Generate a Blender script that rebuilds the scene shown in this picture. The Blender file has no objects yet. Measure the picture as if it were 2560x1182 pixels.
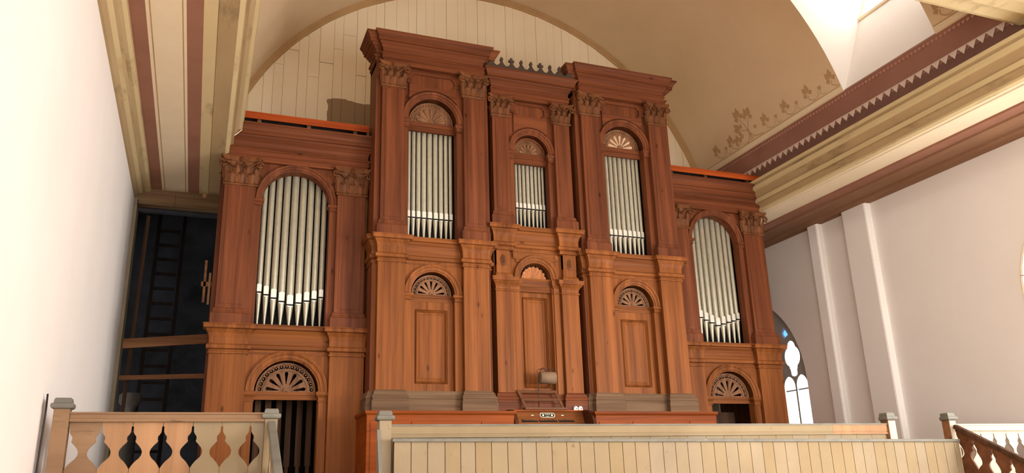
import bpy, bmesh, math, random
from mathutils import Matrix, Vector
from mathutils.geometry import tessellate_polygon
random.seed(7)
SC = bpy.context.scene
COL = SC.collection
PI = math.pi

# ------------------------------------------------------------------ camera
cam_d = bpy.data.cameras.new('camera')
cam = bpy.data.objects.new('camera', cam_d)
COL.objects.link(cam)
SC.camera = cam
F_PX = 2003.2214
cam_d.sensor_fit = 'HORIZONTAL'
cam_d.sensor_width = 36.0
cam_d.lens = 36.0 * F_PX / 2560.0
cam_d.clip_start = 0.05
cam_d.clip_end = 200
RIGHT = Vector((0.93385873, -0.35637977, -0.03002211))
DOWN = Vector((0.07955229, 0.28883167, -0.95406902))
FWD = Vector((0.34868224, 0.88857736, 0.29807881))
m = Matrix.Identity(4)
for r in range(3):
    m[r][0] = RIGHT[r]; m[r][1] = -DOWN[r]; m[r][2] = -FWD[r]
m[0][3], m[1][3], m[2][3] = -4.94354, -11.41420, 0.04046
cam.matrix_world = m

# ------------------------------------------------------------------ world, lights, exposure
W = bpy.data.worlds.new('world'); SC.world = W
W.use_nodes = True
bg = W.node_tree.nodes['Background']
bg.inputs['Color'].default_value = (1.0, 0.98, 0.96, 1)
bg.inputs['Strength'].default_value = 2.7

def area(name, loc, target, sx, sy, power, col):
    d = bpy.data.lights.new(name, 'AREA'); d.shape = 'RECTANGLE'
    d.size = sx; d.size_y = sy; d.energy = power; d.color = col
    o = bpy.data.objects.new(name, d); COL.objects.link(o)
    o.location = loc
    o.rotation_euler = (Vector(target) - Vector(loc)).to_track_quat('-Z', 'Y').to_euler()
    return o
# added area lamps at the right wall, standing in for unseen nave windows
l = area('nave_window_fill', (6.12, -9.6, 1.2), (0.0, 0, 1.2), 2.2, 2.4, 170, (1.0, 0.98, 0.94)); l.data.spread = math.radians(95)
l = area('left_wall_fill', (6.12, -13.0, 1.6), (-6.2, -7.0, 1.8), 2.2, 3.0, 330, (1.0, 1.0, 1.0)); l.data.spread = math.radians(110)  # added lamp that brightens the left wall
# daylight falling in through the dormer openings cut in the vault
area('daylight_dormer_right', (5.70, -2.95, 8.25), (3.2, -2.2, 7.6), 1.5, 1.0, 26, (1.0, 0.98, 0.95))
area('daylight_dormer_left', (-5.70, -2.95, 8.25), (-3.2, -2.2, 7.6), 1.5, 1.0, 60, (1.0, 0.98, 0.95))
# sun through an opening added in the nave wall, falling on the nave floor below the picture
sd_ = bpy.data.lights.new('sun', 'SUN'); sd_.energy = 7; sd_.angle = math.radians(1); sd_.color = (1.0, 0.97, 0.90)
so_ = bpy.data.objects.new('sun', sd_); COL.objects.link(so_)
so_.rotation_euler = Vector((-.80, .45, -.55)).to_track_quat('-Z', 'Y').to_euler()
SC.view_settings.view_transform = 'Standard'
SC.view_settings.look = 'None'
SC.view_settings.exposure = 0.44
SC.view_settings.gamma = 1.0
SC.view_settings.use_curve_mapping = False
SC.render.film_transparent = False

# ------------------------------------------------------------------ materials
def srgb(r, g, b):
    f = lambda c: (c / 255 / 12.92) if c / 255 <= 0.04045 else ((c / 255 + 0.055) / 1.055) ** 2.4
    return (f(r), f(g), f(b), 1)

def new_mat(name):
    mt = bpy.data.materials.new(name); mt.use_nodes = True
    nt = mt.node_tree
    return mt, nt, nt.nodes['Principled BSDF']

def N(nt, t, **kw):
    n = nt.nodes.new(t)
    for k, v in kw.items():
        setattr(n, k, v)
    return n

def wood(name, light, dark, axis='Z', rough=0.5, vary=0.12, knots=True, grain=1.0):
    mt, nt, p = new_mat(name)
    L = nt.links.new
    tc = N(nt, 'ShaderNodeTexCoord')
    oi = N(nt, 'ShaderNodeObjectInfo')
    add = N(nt, 'ShaderNodeVectorMath', operation='MULTIPLY_ADD')
    cmb = N(nt, 'ShaderNodeCombineXYZ')
    mul = N(nt, 'ShaderNodeMath', operation='MULTIPLY'); mul.inputs[1].default_value = 17.0
    L(oi.outputs['Random'], mul.inputs[0])
    for i in range(3): L(mul.outputs[0], cmb.inputs[i])
    add.inputs[1].default_value = (1, 1, 1)
    L(tc.outputs['Object'], add.inputs[0]); L(cmb.outputs[0], add.inputs[2])
    mp = N(nt, 'ShaderNodeMapping')
    s = {'Z': (10, 10, .28), 'X': (.28, 10, 10), 'Y': (10, .28, 10)}[axis]
    mp.inputs['Scale'].default_value = [q * grain for q in s]
    L(add.outputs[0], mp.inputs[0])
    n1 = N(nt, 'ShaderNodeTexNoise'); n1.inputs['Scale'].default_value = 1.0
    n1.inputs['Detail'].default_value = 5; n1.inputs['Roughness'].default_value = .6
    n1.inputs['Distortion'].default_value = .15
    L(mp.outputs[0], n1.inputs['Vector'])
    n2 = N(nt, 'ShaderNodeTexNoise'); n2.inputs['Scale'].default_value = 6.0
    n2.inputs['Detail'].default_value = 3
    L(mp.outputs[0], n2.inputs['Vector'])
    mx = N(nt, 'ShaderNodeMath', operation='MULTIPLY_ADD'); mx.inputs[1].default_value = .35
    L(n2.outputs['Fac'], mx.inputs[0]); L(n1.outputs['Fac'], mx.inputs[2])
    cr = N(nt, 'ShaderNodeValToRGB')
    cr.color_ramp.elements[0].position = .45; cr.color_ramp.elements[0].color = dark
    cr.color_ramp.elements[1].position = .82; cr.color_ramp.elements[1].color = light
    L(mx.outputs[0], cr.inputs[0])
    col = cr.outputs[0]
    # broad, board-wide blotches of older and newer stain
    n3 = N(nt, 'ShaderNodeTexNoise'); n3.inputs['Scale'].default_value = .9; n3.inputs['Detail'].default_value = 3
    mp3 = N(nt, 'ShaderNodeMapping'); mp3.inputs['Scale'].default_value = {'Z': (4, 4, .5), 'X': (.5, 4, 4), 'Y': (4, .5, 4)}[axis]
    L(add.outputs[0], mp3.inputs[0]); L(mp3.outputs[0], n3.inputs['Vector'])
    hs = N(nt, 'ShaderNodeHueSaturation')
    mr = N(nt, 'ShaderNodeMapRange'); mr.inputs[1].default_value = .3; mr.inputs[2].default_value = .7
    mr.inputs[3].default_value = 1 - vary; mr.inputs[4].default_value = 1 + vary
    L(n3.outputs['Fac'], mr.inputs[0]); L(mr.outputs[0], hs.inputs['Value']); L(col, hs.inputs['Color'])
    col = hs.outputs[0]
    # glued boards of slightly different tone
    sx = N(nt, 'ShaderNodeSeparateXYZ'); L(add.outputs[0], sx.inputs[0])
    dv = N(nt, 'ShaderNodeMath', operation='DIVIDE'); dv.inputs[1].default_value = .135 if axis == 'Z' else .17
    L(sx.outputs['X' if axis == 'Z' else 'Z'], dv.inputs[0])
    fl = N(nt, 'ShaderNodeMath', operation='FLOOR'); L(dv.outputs[0], fl.inputs[0])
    wn = N(nt, 'ShaderNodeTexWhiteNoise', noise_dimensions='1D'); L(fl.outputs[0], wn.inputs['W'])
    mb = N(nt, 'ShaderNodeMapRange'); mb.inputs[3].default_value = 1 - vary * .8; mb.inputs[4].default_value = 1 + vary * .6
    L(wn.outputs['Value'], mb.inputs[0])
    h2 = N(nt, 'ShaderNodeHueSaturation'); L(mb.outputs[0], h2.inputs['Value']); L(col, h2.inputs['Color'])
    col = h2.outputs[0]
    if knots:
        mk = N(nt, 'ShaderNodeMapping'); mk.inputs['Scale'].default_value = {'Z': (2.6, 2.6, 1.1), 'X': (1.1, 2.6, 2.6), 'Y': (2.6, 1.1, 2.6)}[axis]
        L(add.outputs[0], mk.inputs[0])
        vo = N(nt, 'ShaderNodeTexVoronoi'); vo.inputs['Scale'].default_value = 1.6
        L(mk.outputs[0], vo.inputs['Vector'])
        kr = N(nt, 'ShaderNodeValToRGB')
        kr.color_ramp.elements[0].position = .03; kr.color_ramp.elements[0].color = (.35, .3, .28, 1)
        kr.color_ramp.elements[1].position = .11; kr.color_ramp.elements[1].color = (1, 1, 1, 1)
        L(vo.outputs['Distance'], kr.inputs[0])
        mm = N(nt, 'ShaderNodeMix', data_type='RGBA', blend_type='MULTIPLY'); mm.inputs[0].default_value = 1
        L(col, mm.inputs[6]); L(kr.outputs[0], mm.inputs[7])
        col = mm.outputs[2]
    L(col, p.inputs['Base Color'])
    p.inputs['Roughness'].default_value = rough
    p.inputs['Specular IOR Level'].default_value = .1
    bp = N(nt, 'ShaderNodeBump'); bp.inputs['Strength'].default_value = .12; bp.inputs['Distance'].default_value = .01
    L(n1.outputs['Fac'], bp.inputs['Height']); L(bp.outputs[0], p.inputs['Normal'])
    return mt

def paint(name, base, other=None, scale=1.2, amount=.5, rough=.8, stretch=(1, 1, 1), dirt=None, dirt_scale=3.0, dirt_lo=.62, dirt_hi=.75, rand=0):
    mt, nt, p = new_mat(name); L = nt.links.new
    tc = N(nt, 'ShaderNodeTexCoord')
    mp = N(nt, 'ShaderNodeMapping'); mp.inputs['Scale'].default_value = stretch
    L(tc.outputs['Object'], mp.inputs[0])
    n1 = N(nt, 'ShaderNodeTexNoise'); n1.inputs['Scale'].default_value = scale
    n1.inputs['Detail'].default_value = 6; n1.inputs['Roughness'].default_value = .65
    L(mp.outputs[0], n1.inputs['Vector'])
    cr = N(nt, 'ShaderNodeValToRGB')
    o = other or tuple(c * .8 for c in base[:3]) + (1,)
    cr.color_ramp.elements[0].position = .5 - .3 * amount; cr.color_ramp.elements[0].color = o
    cr.color_ramp.elements[1].position = .5 + .3 * amount; cr.color_ramp.elements[1].color = base
    L(n1.outputs['Fac'], cr.inputs[0])
    col = cr.outputs[0]
    if dirt:
        n2 = N(nt, 'ShaderNodeTexNoise'); n2.inputs['Scale'].default_value = dirt_scale; n2.inputs['Detail'].default_value = 8
        n2.inputs['Roughness'].default_value = .7
        L(mp.outputs[0], n2.inputs['Vector'])
        mr = N(nt, 'ShaderNodeMapRange'); mr.inputs[1].default_value = dirt_lo; mr.inputs[2].default_value = dirt_hi
        L(n2.outputs['Fac'], mr.inputs[0])
        mm = N(nt, 'ShaderNodeMix', data_type='RGBA'); L(mr.outputs[0], mm.inputs[0])
        L(col, mm.inputs[6]); mm.inputs[7].default_value = dirt
        col = mm.outputs[2]
    if rand:
        oi = N(nt, 'ShaderNodeObjectInfo'); rr = N(nt, 'ShaderNodeMapRange')
        rr.inputs[3].default_value = 1 - rand; rr.inputs[4].default_value = 1 + rand
        L(oi.outputs['Random'], rr.inputs[0])
        hs = N(nt, 'ShaderNodeHueSaturation'); L(rr.outputs[0], hs.inputs['Value'])
        rs = N(nt, 'ShaderNodeMapRange'); rs.inputs[3].default_value = 1.12; rs.inputs[4].default_value = .88
        L(oi.outputs['Random'], rs.inputs[0]); L(rs.outputs[0], hs.inputs['Saturation'])
        L(col, hs.inputs['Color']); col = hs.outputs[0]
    L(col, p.inputs['Base Color'])
    p.inputs['Roughness'].default_value = rough
    p.inputs['Specular IOR Level'].default_value = .25
    bp = N(nt, 'ShaderNodeBump'); bp.inputs['Strength'].default_value = .1; bp.inputs['Distance'].default_value = .01
    L(n1.outputs['Fac'], bp.inputs['Height']); L(bp.outputs[0], p.inputs['Normal'])
    return mt

def plain(name, col, rough=.6, metal=0.0, emit=None, strength=0):
    mt, nt, p = new_mat(name)
    n1 = N(nt, 'ShaderNodeTexNoise'); n1.inputs['Scale'].default_value = 14; n1.inputs['Detail'].default_value = 3
    tc = N(nt, 'ShaderNodeTexCoord'); nt.links.new(tc.outputs['Object'], n1.inputs['Vector'])
    cr = N(nt, 'ShaderNodeValToRGB')
    cr.color_ramp.elements[0].position = .3; cr.color_ramp.elements[0].color = tuple(c * .88 for c in col[:3]) + (1,)
    cr.color_ramp.elements[1].position = .7; cr.color_ramp.elements[1].color = col
    nt.links.new(n1.outputs['Fac'], cr.inputs[0]); nt.links.new(cr.outputs[0], p.inputs['Base Color'])
    p.inputs['Roughness'].default_value = rough; p.inputs['Metallic'].default_value = metal
    if emit:
        p.inputs['Emission Color'].default_value = emit; p.inputs['Emission Strength'].default_value = strength
    return mt

M = {}
M['wv'] = wood('aged_pine_vertical', srgb(118, 66, 39), srgb(82, 42, 24), 'Z', vary=.17)
M['lv'] = wood('lighter_pine_vertical', srgb(144, 85, 41), srgb(104, 57, 27), 'Z', vary=.14)
M['lh'] = wood('lighter_pine_horizontal', srgb(140, 83, 41), srgb(102, 56, 27), 'X', vary=.14)
M['wh'] = wood('aged_pine_horizontal', srgb(118, 66, 39), srgb(82, 42, 24), 'X', vary=.15)
M['carve'] = wood('carved_pine', srgb(124, 77, 46), srgb(86, 51, 30), 'Z', knots=False)
M['dusty'] = wood('dusty_pine', srgb(126, 100, 76), srgb(94, 70, 52), 'X', rough=.8, knots=False)
M['varn'] = wood('red_varnished_pine', srgb(158, 78, 26), srgb(116, 52, 16), 'X', rough=.5, knots=False)
M['orange'] = wood('orange_board', srgb(180, 82, 34), srgb(132, 54, 20), 'X', rough=.5)
M['fret'] = wood('fretwork_pine', srgb(144, 102, 72), srgb(104, 70, 48), 'Z', knots=False)
M['shell'] = wood('shell_pine', srgb(186, 122, 76), srgb(150, 92, 54), 'Z', knots=False)
M['pale'] = plain('pale_carving', srgb(206, 170, 136), .6)
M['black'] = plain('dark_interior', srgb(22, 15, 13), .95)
M['dkwood'] = wood('dark_old_wood', srgb(92, 66, 48), srgb(58, 40, 30), 'Z', rough=.8, knots=False)
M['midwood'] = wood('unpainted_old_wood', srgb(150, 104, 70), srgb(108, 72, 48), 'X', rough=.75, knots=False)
M['tin'] = plain('pipe_metal', srgb(186, 178, 156), .42, .45)
M['lip'] = plain('burnished_metal', srgb(226, 220, 204), .35, .25)
M['wall'] = paint('wall_plaster', srgb(239, 233, 227), srgb(233, 226, 219), .8, .8, .9)
M['vault'] = paint('vault_plaster', srgb(220, 194, 158), srgb(208, 180, 144), .7, .9, .92)
M['cream'] = paint('cream_paint', srgb(230, 212, 180), srgb(220, 200, 168), 1.1, .8, .85)
M['olive'] = paint('olive_paint', srgb(210, 190, 146), srgb(194, 172, 128), .9, .8, .8, stretch=(1, .35, 1), dirt=srgb(150, 124, 84), dirt_scale=2.2, dirt_lo=.56, dirt_hi=.74)
M['olive_shade'] = paint('shaded_olive_paint', srgb(182, 156, 116), srgb(160, 134, 96), 1.1, .8, .8, stretch=(1, .35, 1), dirt=srgb(112, 92, 64), dirt_scale=2.0, dirt_lo=.55, dirt_hi=.72)  # darker olive: shade on the moulding faces put into the colour, plus stains
M['archm'] = paint('arch_moulding_paint', srgb(186, 150, 104), srgb(166, 130, 88), 1.4, .7, .85)
M['shadeboard'] = wood('shaded_soffit_boards', srgb(140, 112, 82), srgb(104, 80, 58), 'X', rough=.85, knots=False)  # brown boards, darkened in colour for the shadow at the soffit end
M['greytan'] = paint('grey_tan_plaster', srgb(150, 136, 112), srgb(124, 112, 92), 2.5, .8, .9)  # grey-tan, darker than the wall plaster
M['railsun'] = paint('sunlit_rail_paint', srgb(196, 182, 158), srgb(184, 168, 144), 2, .8, .7)  # paler rail paint: sunlight on the right railing put into the colour
M['dkgrey'] = paint('dark_mottled_grey', srgb(84, 76, 68), srgb(56, 50, 46), 4, .8, .9)  # dark mottled grey of the turned post
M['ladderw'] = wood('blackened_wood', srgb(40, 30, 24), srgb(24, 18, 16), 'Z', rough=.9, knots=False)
M['crest'] = wood('weathered_cresting', srgb(88, 72, 60), srgb(60, 48, 40), 'X', rough=.85, knots=False)
M['standd'] = wood('dark_cheek_wood', srgb(92, 50, 30), srgb(62, 33, 20), 'X', rough=.4, knots=False)
M['standw'] = wood('stand_wood', srgb(112, 72, 48), srgb(84, 52, 34), 'X', knots=False)
M['red'] = paint('red_band_paint', srgb(154, 108, 86), srgb(140, 96, 76), 1.4, .7, .85)
M['brownm'] = paint('brown_moulding_paint', srgb(150, 112, 84), srgb(126, 90, 66), 1.4, .7, .8, stretch=(1, .25, 1))
M['purple'] = paint('dark_frieze_paint', srgb(120, 86, 74), srgb(106, 74, 64), 1.4, .7, .85)
M['band'] = paint('rust_frieze_paint', srgb(150, 106, 90), srgb(136, 94, 78), 1.4, .7, .85)
M['tri'] = plain('pale_triangle_paint', srgb(214, 192, 176), .85)
M['bead'] = plain('bead_paint', srgb(186, 130, 108), .85)
M['stencil'] = plain('stencil_paint', srgb(184, 148, 108), .9)
M['railp'] = paint('worn_cream_paint', srgb(150, 131, 102), srgb(134, 115, 88), 1.6, .8, .7, stretch=(1, 1, 1), dirt=srgb(112, 84, 58), dirt_scale=7, dirt_lo=.62, dirt_hi=.74, rand=.03)
M['railw'] = paint('worn_rail_wood', srgb(146, 114, 84), srgb(120, 90, 66), 1.6, .8, .7, stretch=(.4, 3, 3), dirt=srgb(92, 70, 54), dirt_scale=5, dirt_lo=.56, dirt_hi=.68)
M['newwood'] = wood('replacement_board', srgb(168, 128, 94), srgb(152, 112, 80), 'Z', rough=.65, knots=False)
M['grey'] = paint('grey_paint', srgb(124, 120, 108), srgb(100, 96, 88), 5, .8, .6, dirt=srgb(160, 140, 110), dirt_scale=9, dirt_lo=.64, dirt_hi=.72)
M['stone'] = paint('sandstone', srgb(198, 172, 138), srgb(184, 158, 124), 2, .8, .9)
M['trac'] = paint('grey_stone_tracery', srgb(172, 168, 160), srgb(150, 146, 140), 3, .8, .9)
M['glass'] = plain('lit_window_glass', (.8, .85, 1, 1), .3, 0, (.86, .92, 1, 1), 7.0)
M['glass3'] = plain('lit_dormer_glass', (.9, .9, 1, 1), .3, 0, (1, .97, .90, 1), 3.2)
M['glass2'] = plain('lit_nave_glass', (.8, .85, 1, 1), .3, 0, (.95, .96, 1, 1), 6.5)
M['blue'] = plain('lit_blue_glass', (.1, .3, .8, 1), .3, 0, (.1, .32, .95, 1), 1.6)
M['white'] = plain('white_plastic', srgb(240, 236, 228), .4)
M['ivory'] = plain('ivory', srgb(236, 222, 196), .4)
M['iron'] = plain('black_metal', srgb(34, 28, 26), .4, .4)
M['lampm'] = plain('lamp_brass_grey', srgb(132, 104, 78), .75, 0)
M['stair'] = paint('floor_boards', srgb(120, 92, 66), srgb(96, 72, 52), 2, .8, .8)

# planks of the gable wall with one bare grey patch
def plank_mat():
    mt, nt, p = new_mat('gable_planks'); L = nt.links.new
    tc = N(nt, 'ShaderNodeTexCoord')
    n1 = N(nt, 'ShaderNodeTexNoise'); n1.inputs['Scale'].default_value = .9; n1.inputs['Detail'].default_value = 5
    L(tc.outputs['Object'], n1.inputs['Vector'])
    cr = N(nt, 'ShaderNodeValToRGB')
    cr.color_ramp.elements[0].position = .3; cr.color_ramp.elements[0].color = srgb(232, 212, 178)
    cr.color_ramp.elements[1].position = .7; cr.color_ramp.elements[1].color = srgb(240, 222, 190)
    L(n1.outputs['Fac'], cr.inputs[0])
    n2 = N(nt, 'ShaderNodeTexNoise'); n2.inputs['Scale'].default_value = 5
    L(tc.outputs['Object'], n2.inputs['Vector'])
    vm = N(nt, 'ShaderNodeVectorMath', operation='MULTIPLY_ADD'); vm.inputs[1].default_value = (.14, .14, .14)
    L(n2.outputs['Color'], vm.inputs[0]); L(tc.outputs['Object'], vm.inputs[2])
    sp = N(nt, 'ShaderNodeSeparateXYZ'); L(vm.outputs[0], sp.inputs[0])
    def cmp(sock, val, op):
        n = N(nt, 'ShaderNodeMath', operation=op); L(sock, n.inputs[0]); n.inputs[1].default_value = val; return n.outputs[0]
    a = cmp(sp.outputs['X'], -3.08, 'GREATER_THAN'); b = cmp(sp.outputs['X'], -1.6, 'LESS_THAN')
    c = cmp(sp.outputs['Z'], 7.12, 'LESS_THAN'); d = cmp(sp.outputs['Z'], 5.6, 'GREATER_THAN')
    def mul(x, y):
        n = N(nt, 'ShaderNodeMath', operation='MULTIPLY'); L(x, n.inputs[0]); L(y, n.inputs[1]); return n.outputs[0]
    f = mul(mul(a, b), mul(c, d))
    mm = N(nt, 'ShaderNodeMix', data_type='RGBA'); L(f, mm.inputs[0]); L(cr.outputs[0], mm.inputs[6])
    mm.inputs[7].default_value = srgb(146, 120, 88)
    L(mm.outputs[2], p.inputs['Base Color']); p.inputs['Roughness'].default_value = .85
    return mt
M['plank'] = plank_mat()

# ------------------------------------------------------------------ mesh builder
class MB:
    def __init__(s): s.v = []; s.f = []; s.mi = []; s.sm = []
    def add(s, vs, fs, mi=0, smooth=False):
        o = len(s.v); s.v += [tuple(v) for v in vs]
        for f in fs:
            s.f.append([o + i for i in f]); s.mi.append(mi); s.sm.append(smooth)
        return s
    def box(s, x0, x1, y0, y1, z0, z1, mi=0):
        x0, x1 = min(x0, x1), max(x0, x1); y0, y1 = min(y0, y1), max(y0, y1); z0, z1 = min(z0, z1), max(z0, z1)
        v = [(x0, y0, z0), (x1, y0, z0), (x1, y1, z0), (x0, y1, z0), (x0, y0, z1), (x1, y0, z1), (x1, y1, z1), (x0, y1, z1)]
        return s.add(v, [(3, 2, 1, 0), (4, 5, 6, 7), (0, 1, 5, 4), (1, 2, 6, 5), (2, 3, 7, 6), (3, 0, 4, 7)], mi)
    def beam(s, a, b, w, h, up=(0, 0, 1), mi=0):
        a, b = Vector(a), Vector(b); d = (b - a).normalized(); u = Vector(up)
        r = d.cross(u).normalized(); u = r.cross(d).normalized()
        v = []
        for p in (a, b):
            for sx, sz in ((-1, -1), (1, -1), (1, 1), (-1, 1)):
                v.append(p + r * (sx * w / 2) + u * (sz * h / 2))
        return s.add(v, [(3, 2, 1, 0), (4, 5, 6, 7), (0, 1, 5, 4), (1, 2, 6, 5), (2, 3, 7, 6), (3, 0, 4, 7)], mi)
    def tube(s, pts, r, n=8, mi=0, cap=True):
        pts = [Vector(p) for p in pts]; rs = r if isinstance(r, (list, tuple)) else [r] * len(pts)
        rings = []
        for i, p in enumerate(pts):
            d = (pts[min(i + 1, len(pts) - 1)] - pts[max(i - 1, 0)]).normalized()
            u = Vector((0, 0, 1)) if abs(d.z) < .9 else Vector((1, 0, 0))
            a = d.cross(u).normalized(); b = a.cross(d).normalized()
            rings.append([p + (a * math.cos(2 * PI * k / n) + b * math.sin(2 * PI * k / n)) * rs[i] for k in range(n)])
        v = [q for rg in rings for q in rg]; f = []
        for i in range(len(pts) - 1):
            for k in range(n):
                f.append((i * n + k, i * n + (k + 1) % n, (i + 1) * n + (k + 1) % n, (i + 1) * n + k))
        s.add(v, f, mi, True)
        if cap:
            s.add(rings[0], [tuple(range(n))[::-1]], mi); s.add(rings[-1], [tuple(range(n))], mi)
        return s
    def lathe(s, cx, cy, prof, n=16, mi=0, smooth=True):
        v = []; f = []
        for r, z in prof:
            for k in range(n):
                v.append((cx + r * math.cos(2 * PI * k / n), cy + r * math.sin(2 * PI * k / n), z))
        for i in range(len(prof) - 1):
            for k in range(n):
                f.append((i * n + k, i * n + (k + 1) % n, (i + 1) * n + (k + 1) % n, (i + 1) * n + k))
        s.add(v, f, mi, smooth)
        s.add(v[:n], [tuple(range(n))[::-1]], mi); s.add(v[-n:], [tuple(range(n))], mi)
        return s
    def plate(s, outer, holes, d0, d1, mp, mi=0):
        """flat plate with holes; outline in (a,b); mp(a,b,d) -> xyz, d0 the front"""
        loops = [outer] + list(holes)
        flat = [p for lp in loops for p in lp]
        tris = tessellate_polygon([[Vector((a, b, 0)) for a, b in lp] for lp in loops])
        n = len(flat)
        v = [mp(a, b, d0) for a, b in flat] + [mp(a, b, d1) for a, b in flat]
        f = []
        for t in tris:
            f.append(tuple(t)); f.append(tuple(i + n for i in reversed(t)))
        o = 0
        for lp in loops:
            k = len(lp)
            for i in range(k):
                j = (i + 1) % k
                f.append((o + i, o + j, o + j + n, o + i + n))
            o += k
        return s.add(v, f, mi)
    def sweep(s, path, prof, mi=0, top=True, bottom=True, smooth=False):
        """path: plan polyline (x,y), outward = left of travel turned outward; prof: list of (out,z)"""
        P = [Vector((p[0], p[1])) for p in path]; n = len(P)
        offs = []
        for i in range(n):
            ns = []
            if i > 0:
                d = (P[i] - P[i - 1]).normalized(); ns.append(Vector((d.y, -d.x)))
            if i < n - 1:
                d = (P[i + 1] - P[i]).normalized(); ns.append(Vector((d.y, -d.x)))
            if len(ns) == 2:
                b = (ns[0] + ns[1]); b = b / max(b.dot(ns[0]), 1e-4)
                offs.append(b)
            else:
                offs.append(ns[0])
        v = []
        for o, z in prof:
            for i in range(n):
                q = P[i] + offs[i] * o; v.append((q.x, q.y, z))
        f = []
        for j in range(len(prof) - 1):
            for i in range(n - 1):
                f.append((j * n + i, j * n + i + 1, (j + 1) * n + i + 1, (j + 1) * n + i))
        s.add(v, f, mi, smooth)
        if bottom: s.add(v[:n], [tuple(range(n))], mi)
        if top: s.add(v[-n:], [tuple(range(n))], mi)
        return s
    def block(s, x0, x1, yf, yb, prof, mi=0):
        """moulded block: front and both side returns mitred, flat back"""
        return s.sweep([(x0, yb), (x0, yf), (x1, yf), (x1, yb)], prof, mi)
    def arc(s, cx, zc, prof, a0=0.0, a1=PI, n=28, mi=0):
        """arched moulding in the XZ plane; prof: list of (r, y)"""
        k = len(prof); v = []; f = []
        for i in range(n + 1):
            a = a0 + (a1 - a0) * i / n
            for r, y in prof: v.append((cx + r * math.cos(a), y, zc + r * math.sin(a)))
        for i in range(n):
            for j in range(k - 1):
                f.append((i * k + j, i * k + j + 1, (i + 1) * k + j + 1, (i + 1) * k + j))
        return s.add(v, f, mi)
    def build(s, name, mats, parent=None, bevel=0, smooth=None):
        me = bpy.data.meshes.new(name)
        me.from_pydata(s.v, [], s.f)
        for mt in (mats if isinstance(mats, (list, tuple)) else [mats]): me.materials.append(mt)
        for p, mi, sm in zip(me.polygons, s.mi, s.sm):
            p.material_index = mi; p.use_smooth = sm
        bm = bmesh.new(); bm.from_mesh(me)
        bmesh.ops.remove_doubles(bm, verts=bm.verts, dist=1e-5)
        bmesh.ops.recalc_face_normals(bm, faces=bm.faces)
        bm.to_mesh(me); bm.free(); me.update()
        o = bpy.data.objects.new(name, me); COL.objects.link(o)
        if parent is not None:
            o.parent = parent
            o.matrix_parent_inverse = parent_world(parent).inverted()
        if bevel:
            b = o.modifiers.new('edge', 'BEVEL'); b.width = bevel; b.segments = 2; b.limit_method = 'ANGLE'; b.angle_limit = .7
        return o

def parent_world(p):
    mw = Matrix.Translation(p.location) @ p.rotation_euler.to_matrix().to_4x4()
    if p.parent is not None:
        mw = parent_world(p.parent) @ p.matrix_parent_inverse @ mw
    return mw

def tag(o, label, cat, group=None):
    o['label'] = label; o['category'] = cat
    if group: o['group'] = group
    return o
def empty(name, loc, label, cat, group=None):
    o = bpy.data.objects.new(name, None); COL.objects.link(o); o.location = loc
    o.empty_display_size = .2
    return tag(o, label, cat, group)
def structure(o, label=None, cat=None):
    o['kind'] = 'structure'
    if label: o['label'] = label
    if cat: o['category'] = cat
    return o
def copy_thing(o, delta):
    c = o.copy(); COL.objects.link(c)
    c.location = Vector(o.location) + Vector(delta)
    for ch in [x for x in bpy.data.objects if x.parent == o]:
        d = ch.copy(); COL.objects.link(d); d.parent = c; d.matrix_parent_inverse = ch.matrix_parent_inverse.copy()
    return c

XZ = lambda a, b, d: (a, d, b)        # plate facing -Y: a = x, b = z, depth along y
YZ = lambda a, b, d: (d, a, b)        # plate facing +-X
def circ(cx, cz, r, n=12, a0=0, ry=None):
    ry = ry or r
    return [(cx + r * math.cos(a0 + 2 * PI * i / n), cz + ry * math.sin(a0 + 2 * PI * i / n)) for i in range(n)]
def arch_outline(xc, half, z0, zs, r=None, n=24):
    r = r or half
    return [(xc - half, z0)] + [(xc - half * math.cos(PI * i / n), zs + r * math.sin(PI * i / n)) for i in range(n + 1)] + [(xc + half, z0)]

# ================================================================== ROOM SHELL
WX, BY, SOF = 6.2, 2.35, 4.93          # side walls, gable wall, soffit height
VZ, VR = 4.75, 5.15                    # vault centre height and radius
FZ = -0.30                             # organ gallery floor
NY = -15.0                             # open end behind the camera

b = MB(); b.box(-WX - .3, WX + .3, -3.4, 6.0, FZ - .25, FZ)
structure(b.build('floor', M['stair']))
b = MB(); b.box(-WX - .3, WX + .3, NY, -3.4, -1.85, -1.6)
b.box(-WX, WX, -3.55, -3.4, -1.6, FZ)
structure(b.build('floor_lower', M['stone']))

# left wall: plain plaster, ending with a shallow return at the dark opening
b = MB(); b.box(-WX - .3, -WX, NY, BY, -1.6, 8.5)
wl = structure(b.build('wall_left', M['wall']))
b = MB(); b.box(-WX + .001, -WX + .055, BY - .03, BY + .35, -1.6, SOF); b.build('grey_tan_reveal', M['greytan'], wl)

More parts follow.
